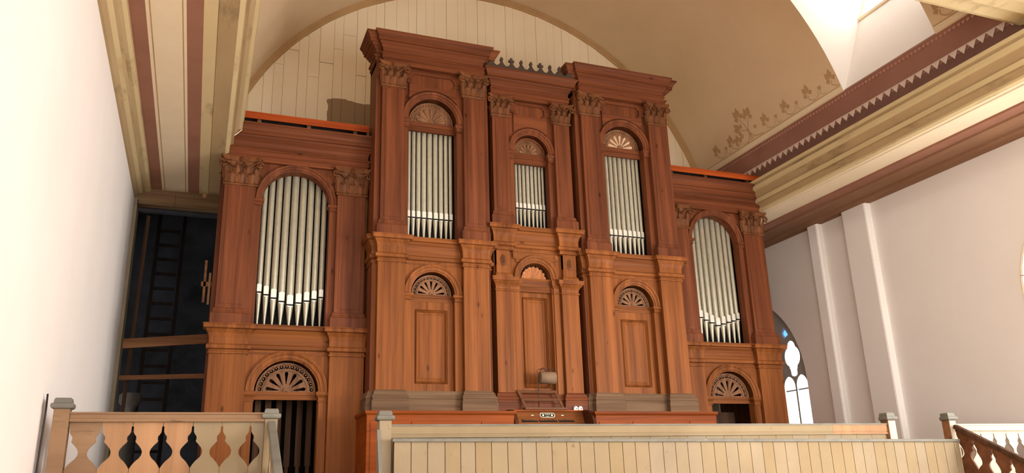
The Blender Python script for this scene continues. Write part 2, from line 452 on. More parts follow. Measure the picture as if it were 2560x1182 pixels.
# right wall with the pointed window and the round-headed window
def gothic(yc, half, z0, zs, n=12, k=1.55):
    R = half * k
    pts = [(yc + half, z0)]
    cx = yc + half - R
    a1 = math.acos((yc - cx) / R)
    for i in range(n + 1):
        a = a1 * i / n; pts.append((cx + R * math.cos(a), zs + R * math.sin(a)))
    left = [(2 * yc - y, z) for y, z in pts]
    return pts + left[::-1][1:]
WC = 2.24; WH = .90; WS = 1.88
win1 = gothic(WC, WH, .35, WS, 16, 2.2)
win2 = arch_outline(-4.75, 1.30, .2, 2.55, 1.30)
b = MB()
b.plate([(NY, -1.6), (5.4, -1.6), (5.4, 5.2), (NY, 5.2)], [win1, win2, [(-11.2, .4), (-8.2, .4), (-8.2, 2.6), (-11.2, 2.6)]], WX, WX + .45, YZ)  # last hole is an added, unseen opening for the sun
wr = structure(b.build('wall_right', M['wall']))
for ya_, yb3 in ((-.92, -.32), (.34, .62)):
    MB().box(WX - .13, WX + .05, ya_, yb3, FZ, 4.83).build('wall_pilaster', M['wall'], wr, .035)

# pointed window: stone tracery and bright panes
t = MB()
yy = WX + .07
holes = []; bars = []
for c in (1.76, 2.72):                       # two sub-arches of two lights each
    for sg in (-1, 1):
        holes.append(gothic(c + sg * .187, .163, .40, 1.80, 8, 1.4)); bars.append(c + sg * .187)
    q4 = []
    for i in range(40):
        a = 2 * PI * i / 40
        rr = .175 + .05 * abs(math.cos(2 * a)) + (.05 if abs(a - 1.5 * PI) < .45 else 0)
        q4.append((c + rr * math.cos(a), 2.40 + rr * 1.45 * math.sin(a)))
    holes.append(q4)
holes.append([(1.80, 2.86), (1.93, 2.80), (2.0, 2.92), (1.90, 3.02)]); holes.append([(2.68, 2.86), (2.55, 2.80), (2.48, 2.92), (2.58, 3.02)])
t.plate(gothic(WC, WH + .02, .33, WS + .01, 16, 2.2), holes, yy, yy + .10, YZ)
for y in bars: t.box(yy + .03, yy + .06, y - .152, y + .152, 1.72, 1.75)
w1 = structure(t.build('window_1', M['trac']))
bl = [holes[6]]
g = MB(); g.plate(gothic(WC, WH - .01, .36, WS, 16, 2.2), [[(1.78, 2.86), (1.93, 2.78), (2.02, 2.92), (1.90, 3.04)]], yy + .055, yy + .065, YZ); g.build('pane', M['glass'], w1)
g = MB(); g.plate([(1.76, 2.86), (1.93, 2.76), (2.04, 2.92), (1.90, 3.06)], [], yy + .05, yy + .06, YZ); g.build('blue_pane', M['blue'], w1)

# round-headed window with a sandstone surround (only its far edge is in view)
s2 = MB()
o2 = arch_outline(-4.75, 1.32, .2, 2.55, 1.32); i2 = arch_outline(-4.75, 1.10, .2, 2.55, 1.10)
N2 = len(o2)
v = []
for (a, c), (d, e) in zip(o2, i2):
    v += [(WX - .012, a, c), (WX + .28, d, e), (WX + .30, a, c)]
f = []
for i in range(N2 - 1):
    for k in range(2): f.append((3 * i + k, 3 * i + k + 1, 3 * i + 4 + k, 3 * i + 3 + k))
s2.add(v, f)
w2 = structure(s2.build('window_2', M['stone']))
g = MB(); g.plate(arch_outline(-4.75, 1.12, .2, 2.55, 1.12), [], WX + .30, WX + .31, YZ); g.build('pane', M['glass2'], w2)
j = MB()
for k in range(9):
    a = PI * (k + .5) / 9
    j.beam((WX + .13, -4.75 + 1.215 * math.cos(a) - .11 * math.cos(a), 2.55 + 1.105 * math.sin(a)), (WX - .014, -4.75 + 1.325 * math.cos(a), 2.55 + 1.325 * math.sin(a)), .006, .012)
for z in (.7, 1.2, 1.7, 2.2):
    j.beam((WX + .28, -4.75 + 1.10, z), (WX - .014, -4.75 + 1.322, z), .008, .012)
j.build('masonry_joint', M['brownm'], w2)

# gable wall of painted planks behind the organ
g = MB(); g.box(-4.82, 4.82, BY + .03, BY + .2, FZ, 4.6)
g.box(-WX - .3, WX + .3, BY + .03, BY + .2, 4.75, 10.2); g.box(-4.82, 4.82, BY + .03, BY + .2, 4.6, 4.76)
bw = structure(g.build('wall_back', M['plank']))
p = MB(); x = -4.95; k = 0
while x < 4.9:
    w = random.choice((.17, .19, .21, .24, .26)); zt = VZ + math.sqrt(max(.3, 5.12 ** 2 - min(abs(x), abs(x + w)) ** 2))
    cut = 6.55 + .5 * ((k * 37) % 7) / 3 + .9
    dy = .004 * (k % 3)
    p.box(x + .0022, x + w - .0022, BY - .02 + dy, BY + .03, 5.2, cut - .004)
    if zt > cut + .1: p.box(x + .0022, x + w - .0022, BY - .02 + .004 * ((k + 1) % 3), BY + .03, cut + .004, zt + .03)
    x += w; k += 1
p.build('plank', M['plank'], bw)['kind'] = 'stuff'
a = MB(); a.arc(0, VZ, [(5.16, BY - .09), (5.11, BY - .09), (5.09, BY - .07), (5.08, BY - .05), (5.045, BY - .04), (5.04, BY - .015)], 0.02, PI - .02, 64)
structure(a.build('trim_1', M['archm']))
# beam of boards closing the soffit at the left
g = MB(); g.box(-WX + .07, -WX + .62, BY - .06, BY + .12, 4.66, SOF); g.box(-WX + .625, -4.86, BY - .06, BY + .12, 4.66, SOF)
structure(g.build('trim_2', M['shadeboard']))

# barrel vault with two dormer openings
DY0, DY1, DTOP = -3.9, -2.0, 9.15
ys = [BY + .05, 1.6, .8, 0, -.7, -1.4, DY1, -2.6, -3.3, DY0, -4.5, -5.1, -7, -9, -12, NY]
th0 = math.asin((6.28 - VZ) / VR); thd = math.asin((DTOP - VZ) / VR)
ths = [th0 + (thd - th0) * i / 14 for i in range(15)] + [thd + (PI - 2 * thd) * i / 24 for i in range(1, 25)] + [PI - thd + (thd - th0) * i / 14 for i in range(1, 15)]
v = []; f = []
for y in ys:
    for t_ in ths: v.append((VR * math.cos(t_), y, VZ + VR * math.sin(t_)))
nt_ = len(ths)
for i in range(len(ys) - 1):
    for jx in range(nt_ - 1):
        if DY0 <= ys[i + 1] and ys[i] <= DY1 and (jx < 14 or jx >= nt_ - 15): continue
        f.append((i * nt_ + jx, i * nt_ + jx + 1, (i + 1) * nt_ + jx + 1, (i + 1) * nt_ + jx))
vb = MB().add(v, f, 0, True)
ceiling = structure(vb.build('ceiling', M['vault']))
# dormer recesses: cheeks, sloping sill, lit window
for s, nm in ((1, 'dormer_right'), (-1, 'dormer_left')):
    d = MB()
    prof = [(VR * math.cos(t_), VZ + VR * math.sin(t_)) for t_ in ths[:15]]
    back = [(6.2, DTOP), (5.55, 7.80)]
    for y in (DY0, DY1):
        poly = [(s * x_, y, z_) for x_, z_ in prof] + [(s * x_, y, z_) for x_, z_ in back]
        d.add(poly, [tuple(range(len(poly)))])
    x0_, z0_ = prof[0]
    d.add([(s * x0_, DY0, z0_), (s * x0_, DY1, z0_), (s * 5.55, DY1, 7.80), (s * 5.55, DY0, 7.80)], [(0, 1, 2, 3)])
    d.add([(s * prof[-1][0], DY0, DTOP), (s * prof[-1][0], DY1, DTOP), (s * 6.2, DY1, DTOP), (s * 6.2, DY0, DTOP)], [(0, 1, 2, 3)])
    c_ = d.build(nm, M['wall'], ceiling)
    wf = MB()
    for y in (DY0, (DY0 + DY1) / 2 - .03, DY1 - .06): wf.beam((s * 5.55, y + .03, 7.8), (s * 6.19, y + .03, DTOP), .06, .05)
    wf.beam((s * 5.55, DY0, 7.82), (s * 5.55, DY1, 7.82), .06, .05)
    ww = structure(wf.build('window_3' if s > 0 else 'window_4', M['cream']))
    pn = MB(); pn.add([(s * 5.57, DY0, 7.80), (s * 5.57, DY1, 7.80), (s * 6.215, DY1, DTOP + .02), (s * 6.215, DY0, DTOP + .02)], [(0, 1, 2, 3)])
    pn.build('pane', M['glass3'], ww)

# painted frieze and entablatures on both sides
def run(name, prof, y0, y1, mats, mis, s, parent=None):
    """extrude a section (x,z) polyline along Y; mis = material index per segment"""
    q = MB()
    for (x0, z0), (x1, z1), mi in zip(prof[:-1], prof[1:], mis):
        q.add([(s * x0, y0, z0), (s * x1, y0, z1), (s * x1, y1, z1), (s * x0, y1, z0)], [(0, 1, 2, 3)], mi)
    # backing so the profile is a solid bar
    o = q.build(name, mats, parent)
    return o
cyma = [(4.95, 5.50), (4.64, 5.50), (4.64, 5.44), (4.675, 5.435), (4.68, 5.40), (4.655, 5.39), (4.655, 5.33), (4.70, 5.31), (4.72, 5.27), (4.76, 5.22), (4.79, 5.19), (4.765, 5.18), (4.765, 5.10), (4.80, 5.09), (4.83, 5.045), (4.83, 5.0), (4.815, 4.99), (4.815, 4.955), (4.87, SOF)]
Ltrim = cyma + [(5.07, SOF), (5.075, SOF + .01), (5.08, SOF), (5.22, SOF), (5.39, SOF), (5.42, SOF), (5.435, SOF), (5.74, SOF), (5.755, SOF), (5.79, SOF), (5.95, SOF), (5.96, SOF - .03), (6.00, SOF - .05), (6.05, SOF - .045), (6.08, SOF - .07), (6.13, SOF - .10), (6.17, SOF - .16), (6.21, SOF - .17)]
mC = [0, 0, 0, 4, 4, 0, 0, 4, 4, 4, 4, 0, 4, 4, 4, 0, 0, 0]
mL = mC + [4, 4, 0, 0, 1, 2, 5, 2, 5, 2, 1] + [4, 0, 0, 4, 0, 4, 4]
LT = structure(run('trim_3', Ltrim, NY, BY, [M['olive'], M['red'], M['cream'], M['brownm'], M['olive_shade'], M['archm']], mL, -1))
Rtrim = cyma + [(4.92, SOF), (4.93, SOF - .02), (5.36, SOF - .02), (5.37, SOF - .05), (5.60, SOF - .05), (5.61, SOF - .08), (5.68, SOF - .10), (5.72, SOF - .10), (5.95, SOF - .10), (5.96, SOF - .13), (6.02, SOF - .15), (6.21, SOF - .15)]
mR = mC + [2, 2, 2, 1, 1, 3, 3, 3, 3, 3, 3, 3]
structure(run('trim_4', Rtrim, NY, BY, [M['olive'], M['red'], M['cream'], M['brownm'], M['olive_shade']], mR, 1))
TB, TT = 5.80, 5.905
for s, nm in ((1, 'trim_5'), (-1, 'trim_6')):
    o = structure(run(nm, [(4.97, 5.49), (4.97, TB + .05), (4.958, TT + .01), (4.93, 6.26), (4.905, 6.30), (4.93, 6.34)], NY, BY, [M['purple'], M['band']], [0, 1, 1, 1, 1], s))
    if s > 0:
        tr = MB(); y = 2.2; w = .155
        while y > -5.4:
            # pale triangle pointing down
            tr.add([(4.950, y - .006, TT), (4.950, y - w + .006, TT), (4.962, y - w / 2, TB), (4.96, y, TT + .006), (4.96, y - w, TT + .006)], [(0, 1, 2)])
            tr.add([(4.947, y, TT), (4.947, y - w, TT), (4.947, y - w, TT + .014), (4.947, y, TT + .014)], [(0, 1, 2, 3)])
            y -= w
        tr.build('painted_triangle', M['tri'], o)['kind'] = 'stuff'
        bd = MB(); y = 2.2
        while y > -5.4:
            bd.add([(4.924, y + .027 * math.cos(k_ * PI / 4), 6.25 + .027 * math.sin(k_ * PI / 4)) for k_ in range(8)], [tuple(range(8))])
            y -= .078
        bd.build('painted_bead', M['bead'], o)['kind'] = 'stuff'

# stencilled vine border on the vault (right side)
st = MB()
def vpt(y, h):
    th = th0 + .012 + h / VR
    r_ = VR - .006
    return (r_ * math.cos(th), y, VZ + r_ * math.sin(th))
def sl(poly):
    st.add([vpt(y, h) for y, h in poly], [tuple(range(len(poly)))])
def leaf(y, h, s, lean=0.0):
    # four pointed lobes round a centre
    for ang, ln in ((.36, .88), (-.30, 1.0), (1.50, .62), (-1.42, .66)):
        a_ = ang + lean
        d = (math.sin(a_), math.cos(a_)); q = (d[1], -d[0])
        L_ = .20 * s * ln; wd = .062 * s * (.6 + .4 * ln)
        sl([(y + d[0] * .02, h + d[1] * .02), (y + d[0] * L_ * .5 + q[0] * wd, h + d[1] * L_ * .5 + q[1] * wd), (y + d[0] * L_, h + d[1] * L_), (y + d[0] * L_ * .5 - q[0] * wd, h + d[1] * L_ * .5 - q[1] * wd)])
def stem(pts, w=.008):
    for (y0, h0), (y1, h1) in zip(pts[:-1], pts[1:]):
        dx, dz = y1 - y0, h1 - h0; l = math.hypot(dx, dz) or 1
        nx, nz = -dz / l * w, dx / l * w
        sl([(y0 + nx, h0 + nz), (y1 + nx, h1 + nz), (y1 - nx, h1 - nz), (y0 - nx, h0 - nz)])
def heart(y, h, s=1):
    sl([(y, h - .045 * s), (y + .045 * s, h + .01 * s), (y + .03 * s, h + .045 * s), (y, h + .03 * s), (y - .03 * s, h + .045 * s), (y - .045 * s, h + .01 * s)])
for y0, y1 in ((2.2, -1.98), (-3.92, -5.2)):
    n_ = 20
    for i in range(n_):
        ya, yb_ = y0 + (y1 - y0) * i / n_, y0 + (y1 - y0) * (i + 1) / n_
        sl([(ya, .075), (yb_, .075), (yb_, .092), (ya, .092)])
for y in (1.48, .98, -.10, -.68, -1.28, -1.86, -4.12, -4.72):
    leaf(y, .26, 1.0, .15)
    stem([(y, .25), (y + .02, .18), (y - .04, .13), (y - .12, .11)])
    if y == -1.86: continue
    stem([(y - .12, .11), (y - .2, .14), (y - .24, .20), (y - .22, .24)], .005)
    heart(y - .29, .245)
    stem([(y - .29, .21), (y - .27, .15), (y - .33, .11), (y - .40, .13)], .005)
leaf(.50, .62, 1.15, .1); leaf(.28, .55, 1.1, -.4); leaf(.60, .40, 1.05, .9); leaf(.78, .20, .9, .3); heart(.62, .27); heart(.20, .30)
stem([(.42, .10), (.40, .25), (.43, .40), (.50, .60)]); stem([(.41, .30), (.34, .42), (.29, .53)]); stem([(.41, .32), (.52, .36), (.60, .40)])
stem([(.40, .28), (.48, .14), (.60, .09)], .010); stem([(.40, .28), (.32, .16), (.18, .12), (.05, .11)], .010); stem([(.40, .28), (.38, .17), (.36, .12)], .010)
sl([(.45, .33), (.40, .36), (.37, .30), (.41, .26)])
st.build('stencilled_vine', M['stencil'], ceiling)['kind'] = 'stuff'
cs = MB()
for y0, y1 in ((2.3, DY1), (DY0, -5.2)):
    for i in range(12):
        ya, yb2 = y0 + (y1 - y0) * i / 12, y0 + (y1 - y0) * (i + 1) / 12
        cs.add([vpt(ya, -.01), vpt(yb2, -.01), vpt(yb2, .074), vpt(ya, .074)], [(0, 1, 2, 3)])
cs.build('cream_stripe', M['cream'], ceiling)

# transverse girder crossing the nave in front of the vault bay
q = MB()
sec = [(-5.10, 8.2), (-5.10, 5.745), (-5.18, 5.74), (-5.18, 5.70), (-5.34, 5.70), (-5.35, 5.68), (-5.42, 5.67), (-5.43, 5.64), (-5.62, 5.64), (-5.63, 5.62), (-6.3, 5.62), (-6.3, 8.2)]  # unseen upper part made deep to hold back light from the nave
for (y0, z0), (y1, z1) in zip(sec[:-1], sec[1:]):
    q.add([(-4.96, y0, z0), (4.96, y0, z0), (4.96, y1, z1), (-4.96, y1, z1)], [(0, 1, 2, 3)])
structure(q.build('trim_7', M['olive']))

# dark space beyond the opening at the left
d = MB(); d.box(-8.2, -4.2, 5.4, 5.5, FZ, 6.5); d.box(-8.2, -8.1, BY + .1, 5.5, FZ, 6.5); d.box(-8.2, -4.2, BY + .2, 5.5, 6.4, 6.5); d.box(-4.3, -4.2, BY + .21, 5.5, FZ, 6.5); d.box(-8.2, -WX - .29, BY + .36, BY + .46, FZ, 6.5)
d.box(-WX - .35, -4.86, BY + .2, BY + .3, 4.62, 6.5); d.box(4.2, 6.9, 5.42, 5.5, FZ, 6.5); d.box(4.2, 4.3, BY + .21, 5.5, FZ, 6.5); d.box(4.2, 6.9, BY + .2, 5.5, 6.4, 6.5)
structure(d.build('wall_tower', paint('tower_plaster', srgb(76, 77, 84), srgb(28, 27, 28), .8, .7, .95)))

# ================================================================== ORGAN
ORG = empty('pipe_organ', (0, .3, FZ), 'large carved reddish pine pipe organ with five bays of silver pipes against the gable wall', 'pipe organ')
def part(mb, name, mt, label=None, parent=None, bevel=0):
    o = mb.build(name, mt, parent or ORG, bevel)
    if label: o['label'] = label
    return o

def capital(parent, x0, x1, yf, yb, z0, z1):
    """leafy Corinthian pilaster capital between z0 and z1, on a shaft x0..x1"""
    c = MB(); w = x1 - x0; h = z1 - z0; xm = (x0 + x1) / 2
    c.block(x0, x1, yf, yb, [(.0, z0 - .03), (.022, z0 - .022), (.028, z0 - .010), (.022, z0 + .004), (.0, z0 + .008)])
    c.block(x0 + .012, x1 - .012, yf + .012, yb, [(.0, z0), (.0, z0 + .55 * h), (.015, z0 + .75 * h), (.03, z0 + .86 * h)])
    e = .095; n = 12; zt = z0 + .84 * h
    top = [(x0 - e + .012, yf - e + .03)]
    for i in range(n + 1):
        u = i / n
        top.append((x0 - e + .03 + (w + 2 * e - .06) * u, yf - e + .075 * math.sin(PI * u) ** .8))
    top.append((x1 + e - .012, yf - e + .03))
    poly = top + [(x1 + e - .05, yb), (x0 - e + .05, yb)]
    k = len(poly)
    for za, zb, sc_ in ((zt, zt + .05 * h, .90), (zt + .05 * h, zt + .08 * h, .95), (zt + .08 * h, z1, 1.0)):
        pp = [(xm + (x - xm) * sc_, yf + (y - yf) * sc_ if y < yf else y) for x, y in poly]
        c.add([(x, y, za) for x, y in pp] + [(x, y, zb) for x, y in pp], [tuple(range(k))[::-1], tuple(range(k, 2 * k))] + [(i, (i + 1) % k, k + (i + 1) % k, k + i) for i in range(k)])
    # flower on the abacus
    fl = []
    for i_ in range(16):
        a_ = 2 * PI * i_ / 16; rr = .052 if i_ % 2 else .034
        fl.append((xm + rr * .8 * math.cos(a_), yf - .045, zt + .07 * h + rr * math.sin(a_)))
    c.add(fl + [(xm, yf - .085, zt + .07 * h)], [(i_, (i_ + 1) % 16, 16) for i_ in range(16)])
    c.tube([(xm, yf - .012, zt - .14 * h), (xm, yf - .03, zt), (xm, yf - .05, zt + .05 * h)], [.012, .016, .03], 6)
    # acanthus leaves: ribbed strips that lean out, droop at the tip and leave dark gaps between them
    def acanth(px, py, nx, ny, zb, lh, lw, curl):
        tx, ty = -ny, nx; rows = 12; v = []; f = []
        for i in range(rows + 1):
            u = i / rows
            if u < .72:
                q = u / .72; out = .014 + curl * .45 * q ** 2; z = zb + lh * q
            else:
                q = (u - .72) / .28; out = .014 + curl * (.45 + .55 * math.sin(q * PI / 2)); z = zb + lh * (1 + .05 * math.sin(q * PI) - .20 * q * q)
            hw = lw * (.70 + .30 * math.sin(PI * min(1, u * 1.2))) * (1 if u < .8 else 1 - .75 * ((u - .8) / .2) ** 1.5)
            if i % 3 == 2: hw *= .80
            for sgn, bulge in ((-1, -.012), (-.55, .004), (-.22, -.001), (0, .016), (.22, -.001), (.55, .004), (1, -.012)):
                o_ = out + bulge
                v.append((px + nx * o_ + tx * hw * sgn, py + ny * o_ + ty * hw * sgn, z))
        for i in range(rows):
            for j_ in range(6): f.append((i * 7 + j_, i * 7 + j_ + 1, (i + 1) * 7 + j_ + 1, (i + 1) * 7 + j_))
        c.add(v, f, 0, True)
    lw = w / 7.6
    for u in (.17, .5, .83): acanth(x0 + w * u, yf, 0, -1, z0 + .01, .34 * h, lw, .075)
    for u in (.0, .335, .665, 1.0): acanth(x0 + w * u, yf + (.01 if u in (0, 1) else .004), (-.5 if u == 0 else .5 if u == 1 else 0), -.9 if u in (0, 1) else -1, z0 + .02, .58 * h, lw * .86, .085)
    for xs_, nx in ((x0, -1), (x1, 1)): acanth(xs_, (yf + yb) / 2 + .01, nx, 0, z0 + .01, .40 * h, min(.045, (yb - yf) * .5), .06)
    # corner volutes and inner helices
    for sg, xe in ((-1, x0 - .030), (1, x1 + .030)):
        pts = []
        for i in range(19):
            a_ = i / 18 * 3.2 * PI; r_ = .062 * (1 - .80 * i / 18)
            pts.append((xe + sg * r_ * math.sin(a_), yf - .062 - .02 * (i / 18) + .02 * math.cos(a_), zt - .058 + r_ * math.cos(a_)))
        c.tube(pts, [.019 - .010 * i / 18 for i in range(19)], 6)
        c.tube([(xm + sg * w * .17, yf - .008, z0 + .46 * h), (xm + sg * w * .25, yf - .022, z0 + .62 * h), (xe - sg * .055, yf - .04, zt - .03), (xe, yf - .045, zt + .004)], [.008, .012, .016, .018], 6)
        pts = []
        for i in range(13):
            a_ = i / 12 * 2.4 * PI; r_ = .036 * (1 - .75 * i / 12)
            pts.append((xm + sg * (.048 - r_ * math.sin(a_)), yf - .030, zt - .05 + r_ * math.cos(a_)))
        c.tube(pts, [.011 - .005 * i / 12 for i in range(13)], 6)
        c.tube([(xm + sg * w * .17, yf - .008, z0 + .46 * h), (xm + sg * w * .15, yf - .02, z0 + .66 * h), (xm + sg * .05, yf - .03, zt - .014)], [.008, .010, .011], 6)
    return c.build('capital', M['carve'], parent)

# mouldings as (out, z) lists measured from a reference height
def base_prof(z, hgt):       # pilaster base rising from z
    return [(.055, z), (.055, z + .155), (.050, z + .162), (.036, z + .168), (.032, z + .19), (.024, z + .205), (.026, z + .225), (.018, z + .238), (.0, z + .243)]
def ped_prof(z):             # crowning of a lower pilaster, top at z
    return [(.0, z - .42), (.018, z - .415), (.018, z - .39), (.006, z - .385), (.006, z - .36), (.045, z - .345), (.045, z - .30), (.028, z - .285), (.012, z - .275), (.014, z - .19), (.03, z - .13), (.055, z - .09), (.062, z - .075), (.098, z - .065), (.098, z - .02), (.108, z - .012), (.108, z)]
def ent_prof(z0, z1):        # full entablature
    h = z1 - z0
    return [(.0, z0), (.0, z0 + .13 * h), (.014, z0 + .15 * h), (.014, z0 + .27 * h), (.030, z0 + .29 * h), (.030, z0 + .33 * h), (.004, z0 + .36 * h), (.0, z0 + .44 * h), (.010, z0 + .52 * h), (.034, z0 + .57 * h), (.034, z0 + .60 * h), (.060, z0 + .64 * h), (.068, z0 + .69 * h), (.095, z0 + .70 * h), (.095, z0 + .78 * h), (.105, z0 + .80 * h), (.118, z0 + .88 * h), (.140, z0 + .94 * h), (.148, z0 + .95 * h), (.148, z1)]
def bot_prof(z0, z1):        # dusty base course
    h = z1 - z0
    return [(.060, z0), (.060, z0 + .48 * h), (.048, z0 + .52 * h), (.048, z0 + .60 * h), (.058, z0 + .64 * h), (.052, z0 + .72 * h), (.030, z0 + .82 * h), (.026, z0 + .92 * h), (.0, z1)]

def pilaster_upper(x0, x1, yf, yb, zp, zn, zc, base=True):
    s = MB()
    s.box(x0, x1, yf, yb, zp + (.24 if base else 0), zn)
    w = x1 - x0
    s.box(x0 + .055, x1 - .055, yf - .007, yf, zp + .30, zn - .05)
    if base: s.block(x0, x1, yf, yb, base_prof(zp, .24))
    o = part(s, 'pilaster', M['wv'], bevel=.004)
    capital(o, x0, x1, yf, yb, zn, zc)
    return o
def pilaster_lower(x0, x1, yf, yb, z0, zt, base=None):
    s = MB()
    s.box(x0, x1, yf, yb, z0, zt - .40)
    s.block(x0, x1, yf, yb, ped_prof(zt))
    o = part(s, 'pedestal_pilaster', M['lv'], bevel=.004)
    if base:
        q_ = MB(); q_.block(x0, x1, yf - .004, yb, bot_prof(*base)); q_.build('base_moulding', M['dusty'], o)
    return o

def field(name, xc, hw, z0, z1, yf, yb, oh, zs, r, mt='wv'):
    """panel with an arched opening that reaches its lower edge"""
    n = 28
    outer = [(xc - hw, z0), (xc - hw, z1), (xc + hw, z1), (xc + hw, z0), (xc + oh, z0)]
    outer += [(xc + oh * math.cos(PI * i / n), zs + r * math.sin(PI * i / n)) for i in range(n + 1)]
    outer += [(xc - oh, z0)]
    return part(MB().plate(outer, [], yf, yb, XZ), name, M[mt])

def archivolt(xc, zs, ri, ro, yf, yb, parent=None, mt='wv'):
    w = ro - ri
    a_ = MB(); a_.arc(xc, zs, [(ri, yb), (ri, yf - .012), (ri + .18 * w, yf - .018), (ri + .22 * w, yf - .030), (ri + .60 * w, yf - .034), (ri + .64 * w, yf - .046), (ri + .86 * w, yf - .056), (ro - .02 * w, yf - .052), (ro, yf - .03), (ro, yf + .004)])
    return part(a_, 'archivolt', M[mt], parent=parent)

def impost(xa, xb, yf, yb, zt, h, mt='wh'):
    s = MB(); s.block(xa, xb, yf, yb, [(.0, zt - h), (.008, zt - h + .006), (.008, zt - h + .022), (.0, zt - h + .03), (.002, zt - .62 * h), (.012, zt - .5 * h), (.030, zt - .36 * h), (.034, zt - .30 * h), (.034, zt - .08 * h), (.028, zt)])
    return part(s, 'impost', M[mt])

def fan(xc, zs, r, yf, pierced=True, n_slot=7, mt='fret', pale=False):
    s = MB()
    outl = [(xc - r, zs - .01)] + [(xc - r * math.cos(PI * i / 32), zs + r * math.sin(PI * i / 32)) for i in range(33)] + [(xc + r, zs - .01)]
    r1 = r * .74
    if pierced:
        holes = []
        for k in range(n_slot):
            a_ = PI * (k + .5) / n_slot if n_slot > 6 else PI * (k + 1) / (n_slot + 1)
            a_ = .14 + (PI - .28) * k / (n_slot - 1)
            ca, sa = math.cos(a_), math.sin(a_)
            def pt(rr, off): return (xc + rr * ca - off * sa, zs + .012 + rr * sa + off * ca)
            hl = [pt(.24 * r, -.004), pt(.40 * r, -.012 * r / .42), pt(.56 * r, -.022 * r / .42)]
            for q_ in range(7):
                b_ = -PI / 2 + PI * q_ / 6
                hl.append(pt(.61 * r + .025 * r / .42 * math.cos(b_), .025 * r / .42 * math.sin(b_)))
            hl += [pt(.56 * r, .022 * r / .42), pt(.40 * r, .012 * r / .42), pt(.24 * r, .004)]
            if all(p_[1] > zs - .004 for p_ in hl): holes.append(hl)
        nc = 15
        for k in range(nc):
            a_ = PI * (k + .5) / nc
            holes.append(circ(xc + .865 * r * math.cos(a_), zs + .865 * r * math.sin(a_), .068 * r, 10))
            if k < nc - 1:
                a2 = PI * (k + 1) / nc
                for rr, dr in ((.80, -.03), (.945, .018)):
                    ctr = (xc + rr * r * math.cos(a2), zs + rr * r * math.sin(a2))
                    tx, tz = -math.sin(a2), math.cos(a2)
                    hh = .036 * r
                    holes.append([(ctr[0] + tx * hh, ctr[1] + tz * hh), (ctr[0] - tx * hh, ctr[1] - tz * hh), (xc + (rr - dr * 1.6) * r * math.cos(a2), zs + (rr - dr * 1.6) * r * math.sin(a2))])
        s.plate(outl, holes, yf, yf + .025, XZ)
        for k in range(nc):      # drop hanging in each pierced circle
            a_ = PI * (k + .5) / nc
            cx_, cz_ = xc + .875 * r * math.cos(a_), zs + .875 * r * math.sin(a_)
            s.plate(circ(cx_, cz_, .030 * r, 8), [], yf + .002, yf + .03, XZ)
            s.plate([(cx_ - .012 * r, cz_), (cx_ + .012 * r, cz_), (xc + .945 * r * math.cos(a_) + .01 * r, zs + .945 * r * math.sin(a_)), (xc + .945 * r * math.cos(a_) - .01 * r, zs + .945 * r * math.sin(a_))], [], yf + .003, yf + .03, XZ)
        s.arc(xc, zs, [(r1 - .012, yf), (r1 - .008, yf - .012), (r1 + .004, yf - .012), (r1 + .008, yf)])
    else:
        s.plate(outl, [], yf, yf + .02, XZ)
        for k in range(n_slot):
            a_ = .16 + (PI - .32) * k / (n_slot - 1)
            ca, sa = math.cos(a_), math.sin(a_)
            s.tube([(xc + rr * r * ca, yf - .002, zs + .02 + rr * r * sa) for rr in (.16, .35, .52, .62, .68)], [.010, .016, .026, .030, .008], 8, 1 if pale else 0)
        for k in range(22):
            a_ = PI * (k + .5) / 22
            s.tube([(xc + .80 * r * math.cos(a_ - .04), yf - .004, zs + .80 * r * math.sin(a_ - .04)), (xc + .92 * r * math.cos(a_ + .04), yf - .004, zs + .92 * r * math.sin(a_ + .04))], .010, 5)
        s.arc(xc, zs, [(r1 - .012, yf), (r1 - .008, yf - .012), (r1 + .004, yf - .012), (r1 + .008, yf)])
    # small half rosette at the foot
    s.add([(xc + .2 * r * math.cos(PI * i / 8) * .62, yf - .012, zs + .2 * r * math.sin(PI * i / 8) * .9) for i in range(9)] + [(xc, yf - .03, zs + .01)], [(i, i + 1, 9) for i in range(8)])
    s.arc(xc, zs, [(.93 * r + .02, yf), (.96 * r, yf - .016), (1.0 * r, yf - .018), (1.0 * r, yf + .02)])
    return part(s, 'fan_lunette', [M[mt], M['pale']])

def pipe(xc, yc, R, zfoot, zm, ztop, lip):
    s = MB()
    s.lathe(xc, yc, [(.010, zfoot), (.012, zfoot + .02), (R * .97, zm - .03), (R, zm - .012), (R, ztop - .01), (R * .9, ztop)], 18)
    o = part(s, 'organ_pipe', M['tin'])
    q_ = MB(); w = R * .80
    top = [(xc - w, zm + .012), (xc + w, zm + .012), (xc + w, zm + lip * .82)] + [(xc + w * math.cos(PI * i / 8), zm + lip * .82 + w * .45 * math.sin(PI * i / 8)) for i in range(1, 8)] + [(xc - w, zm + lip * .82)]
    q_.plate(top, [], yc - R - .004, yc - R * .5, XZ, 0)
    low = [(xc - w, zm - .012), (xc + w, zm - .012)] + [(xc + w * math.cos(-PI * i / 8), zm - .012 - w * .5 * math.sin(PI * i / 8)) for i in range(1, 8)]
    q_.plate(low, [], yc - R - .003, yc - R * .5, XZ, 0)
    q_.box(xc - R * .92, xc + R * .92, yc - R - .001, yc - R * .3, zm - .012, zm + .012, 1)
    q_.build('pipe_mouth', [M['lip'], M['black']], o)
    return o

def rack(xc, hw, yf, zfoot, mouth, ztop, lip, Rs):
    tot = sum(2 * r_ for r_ in Rs); gap = (2 * hw - tot) / (len(Rs))
    x_ = xc - hw + gap / 2
    for i, R in enumerate(Rs):
        pipe(x_ + R, yf + R, R, zfoot, mouth(i), ztop(i), lip[abs(i - 4)] if isinstance(lip, (list, tuple)) else lip)
        x_ += 2 * R + gap

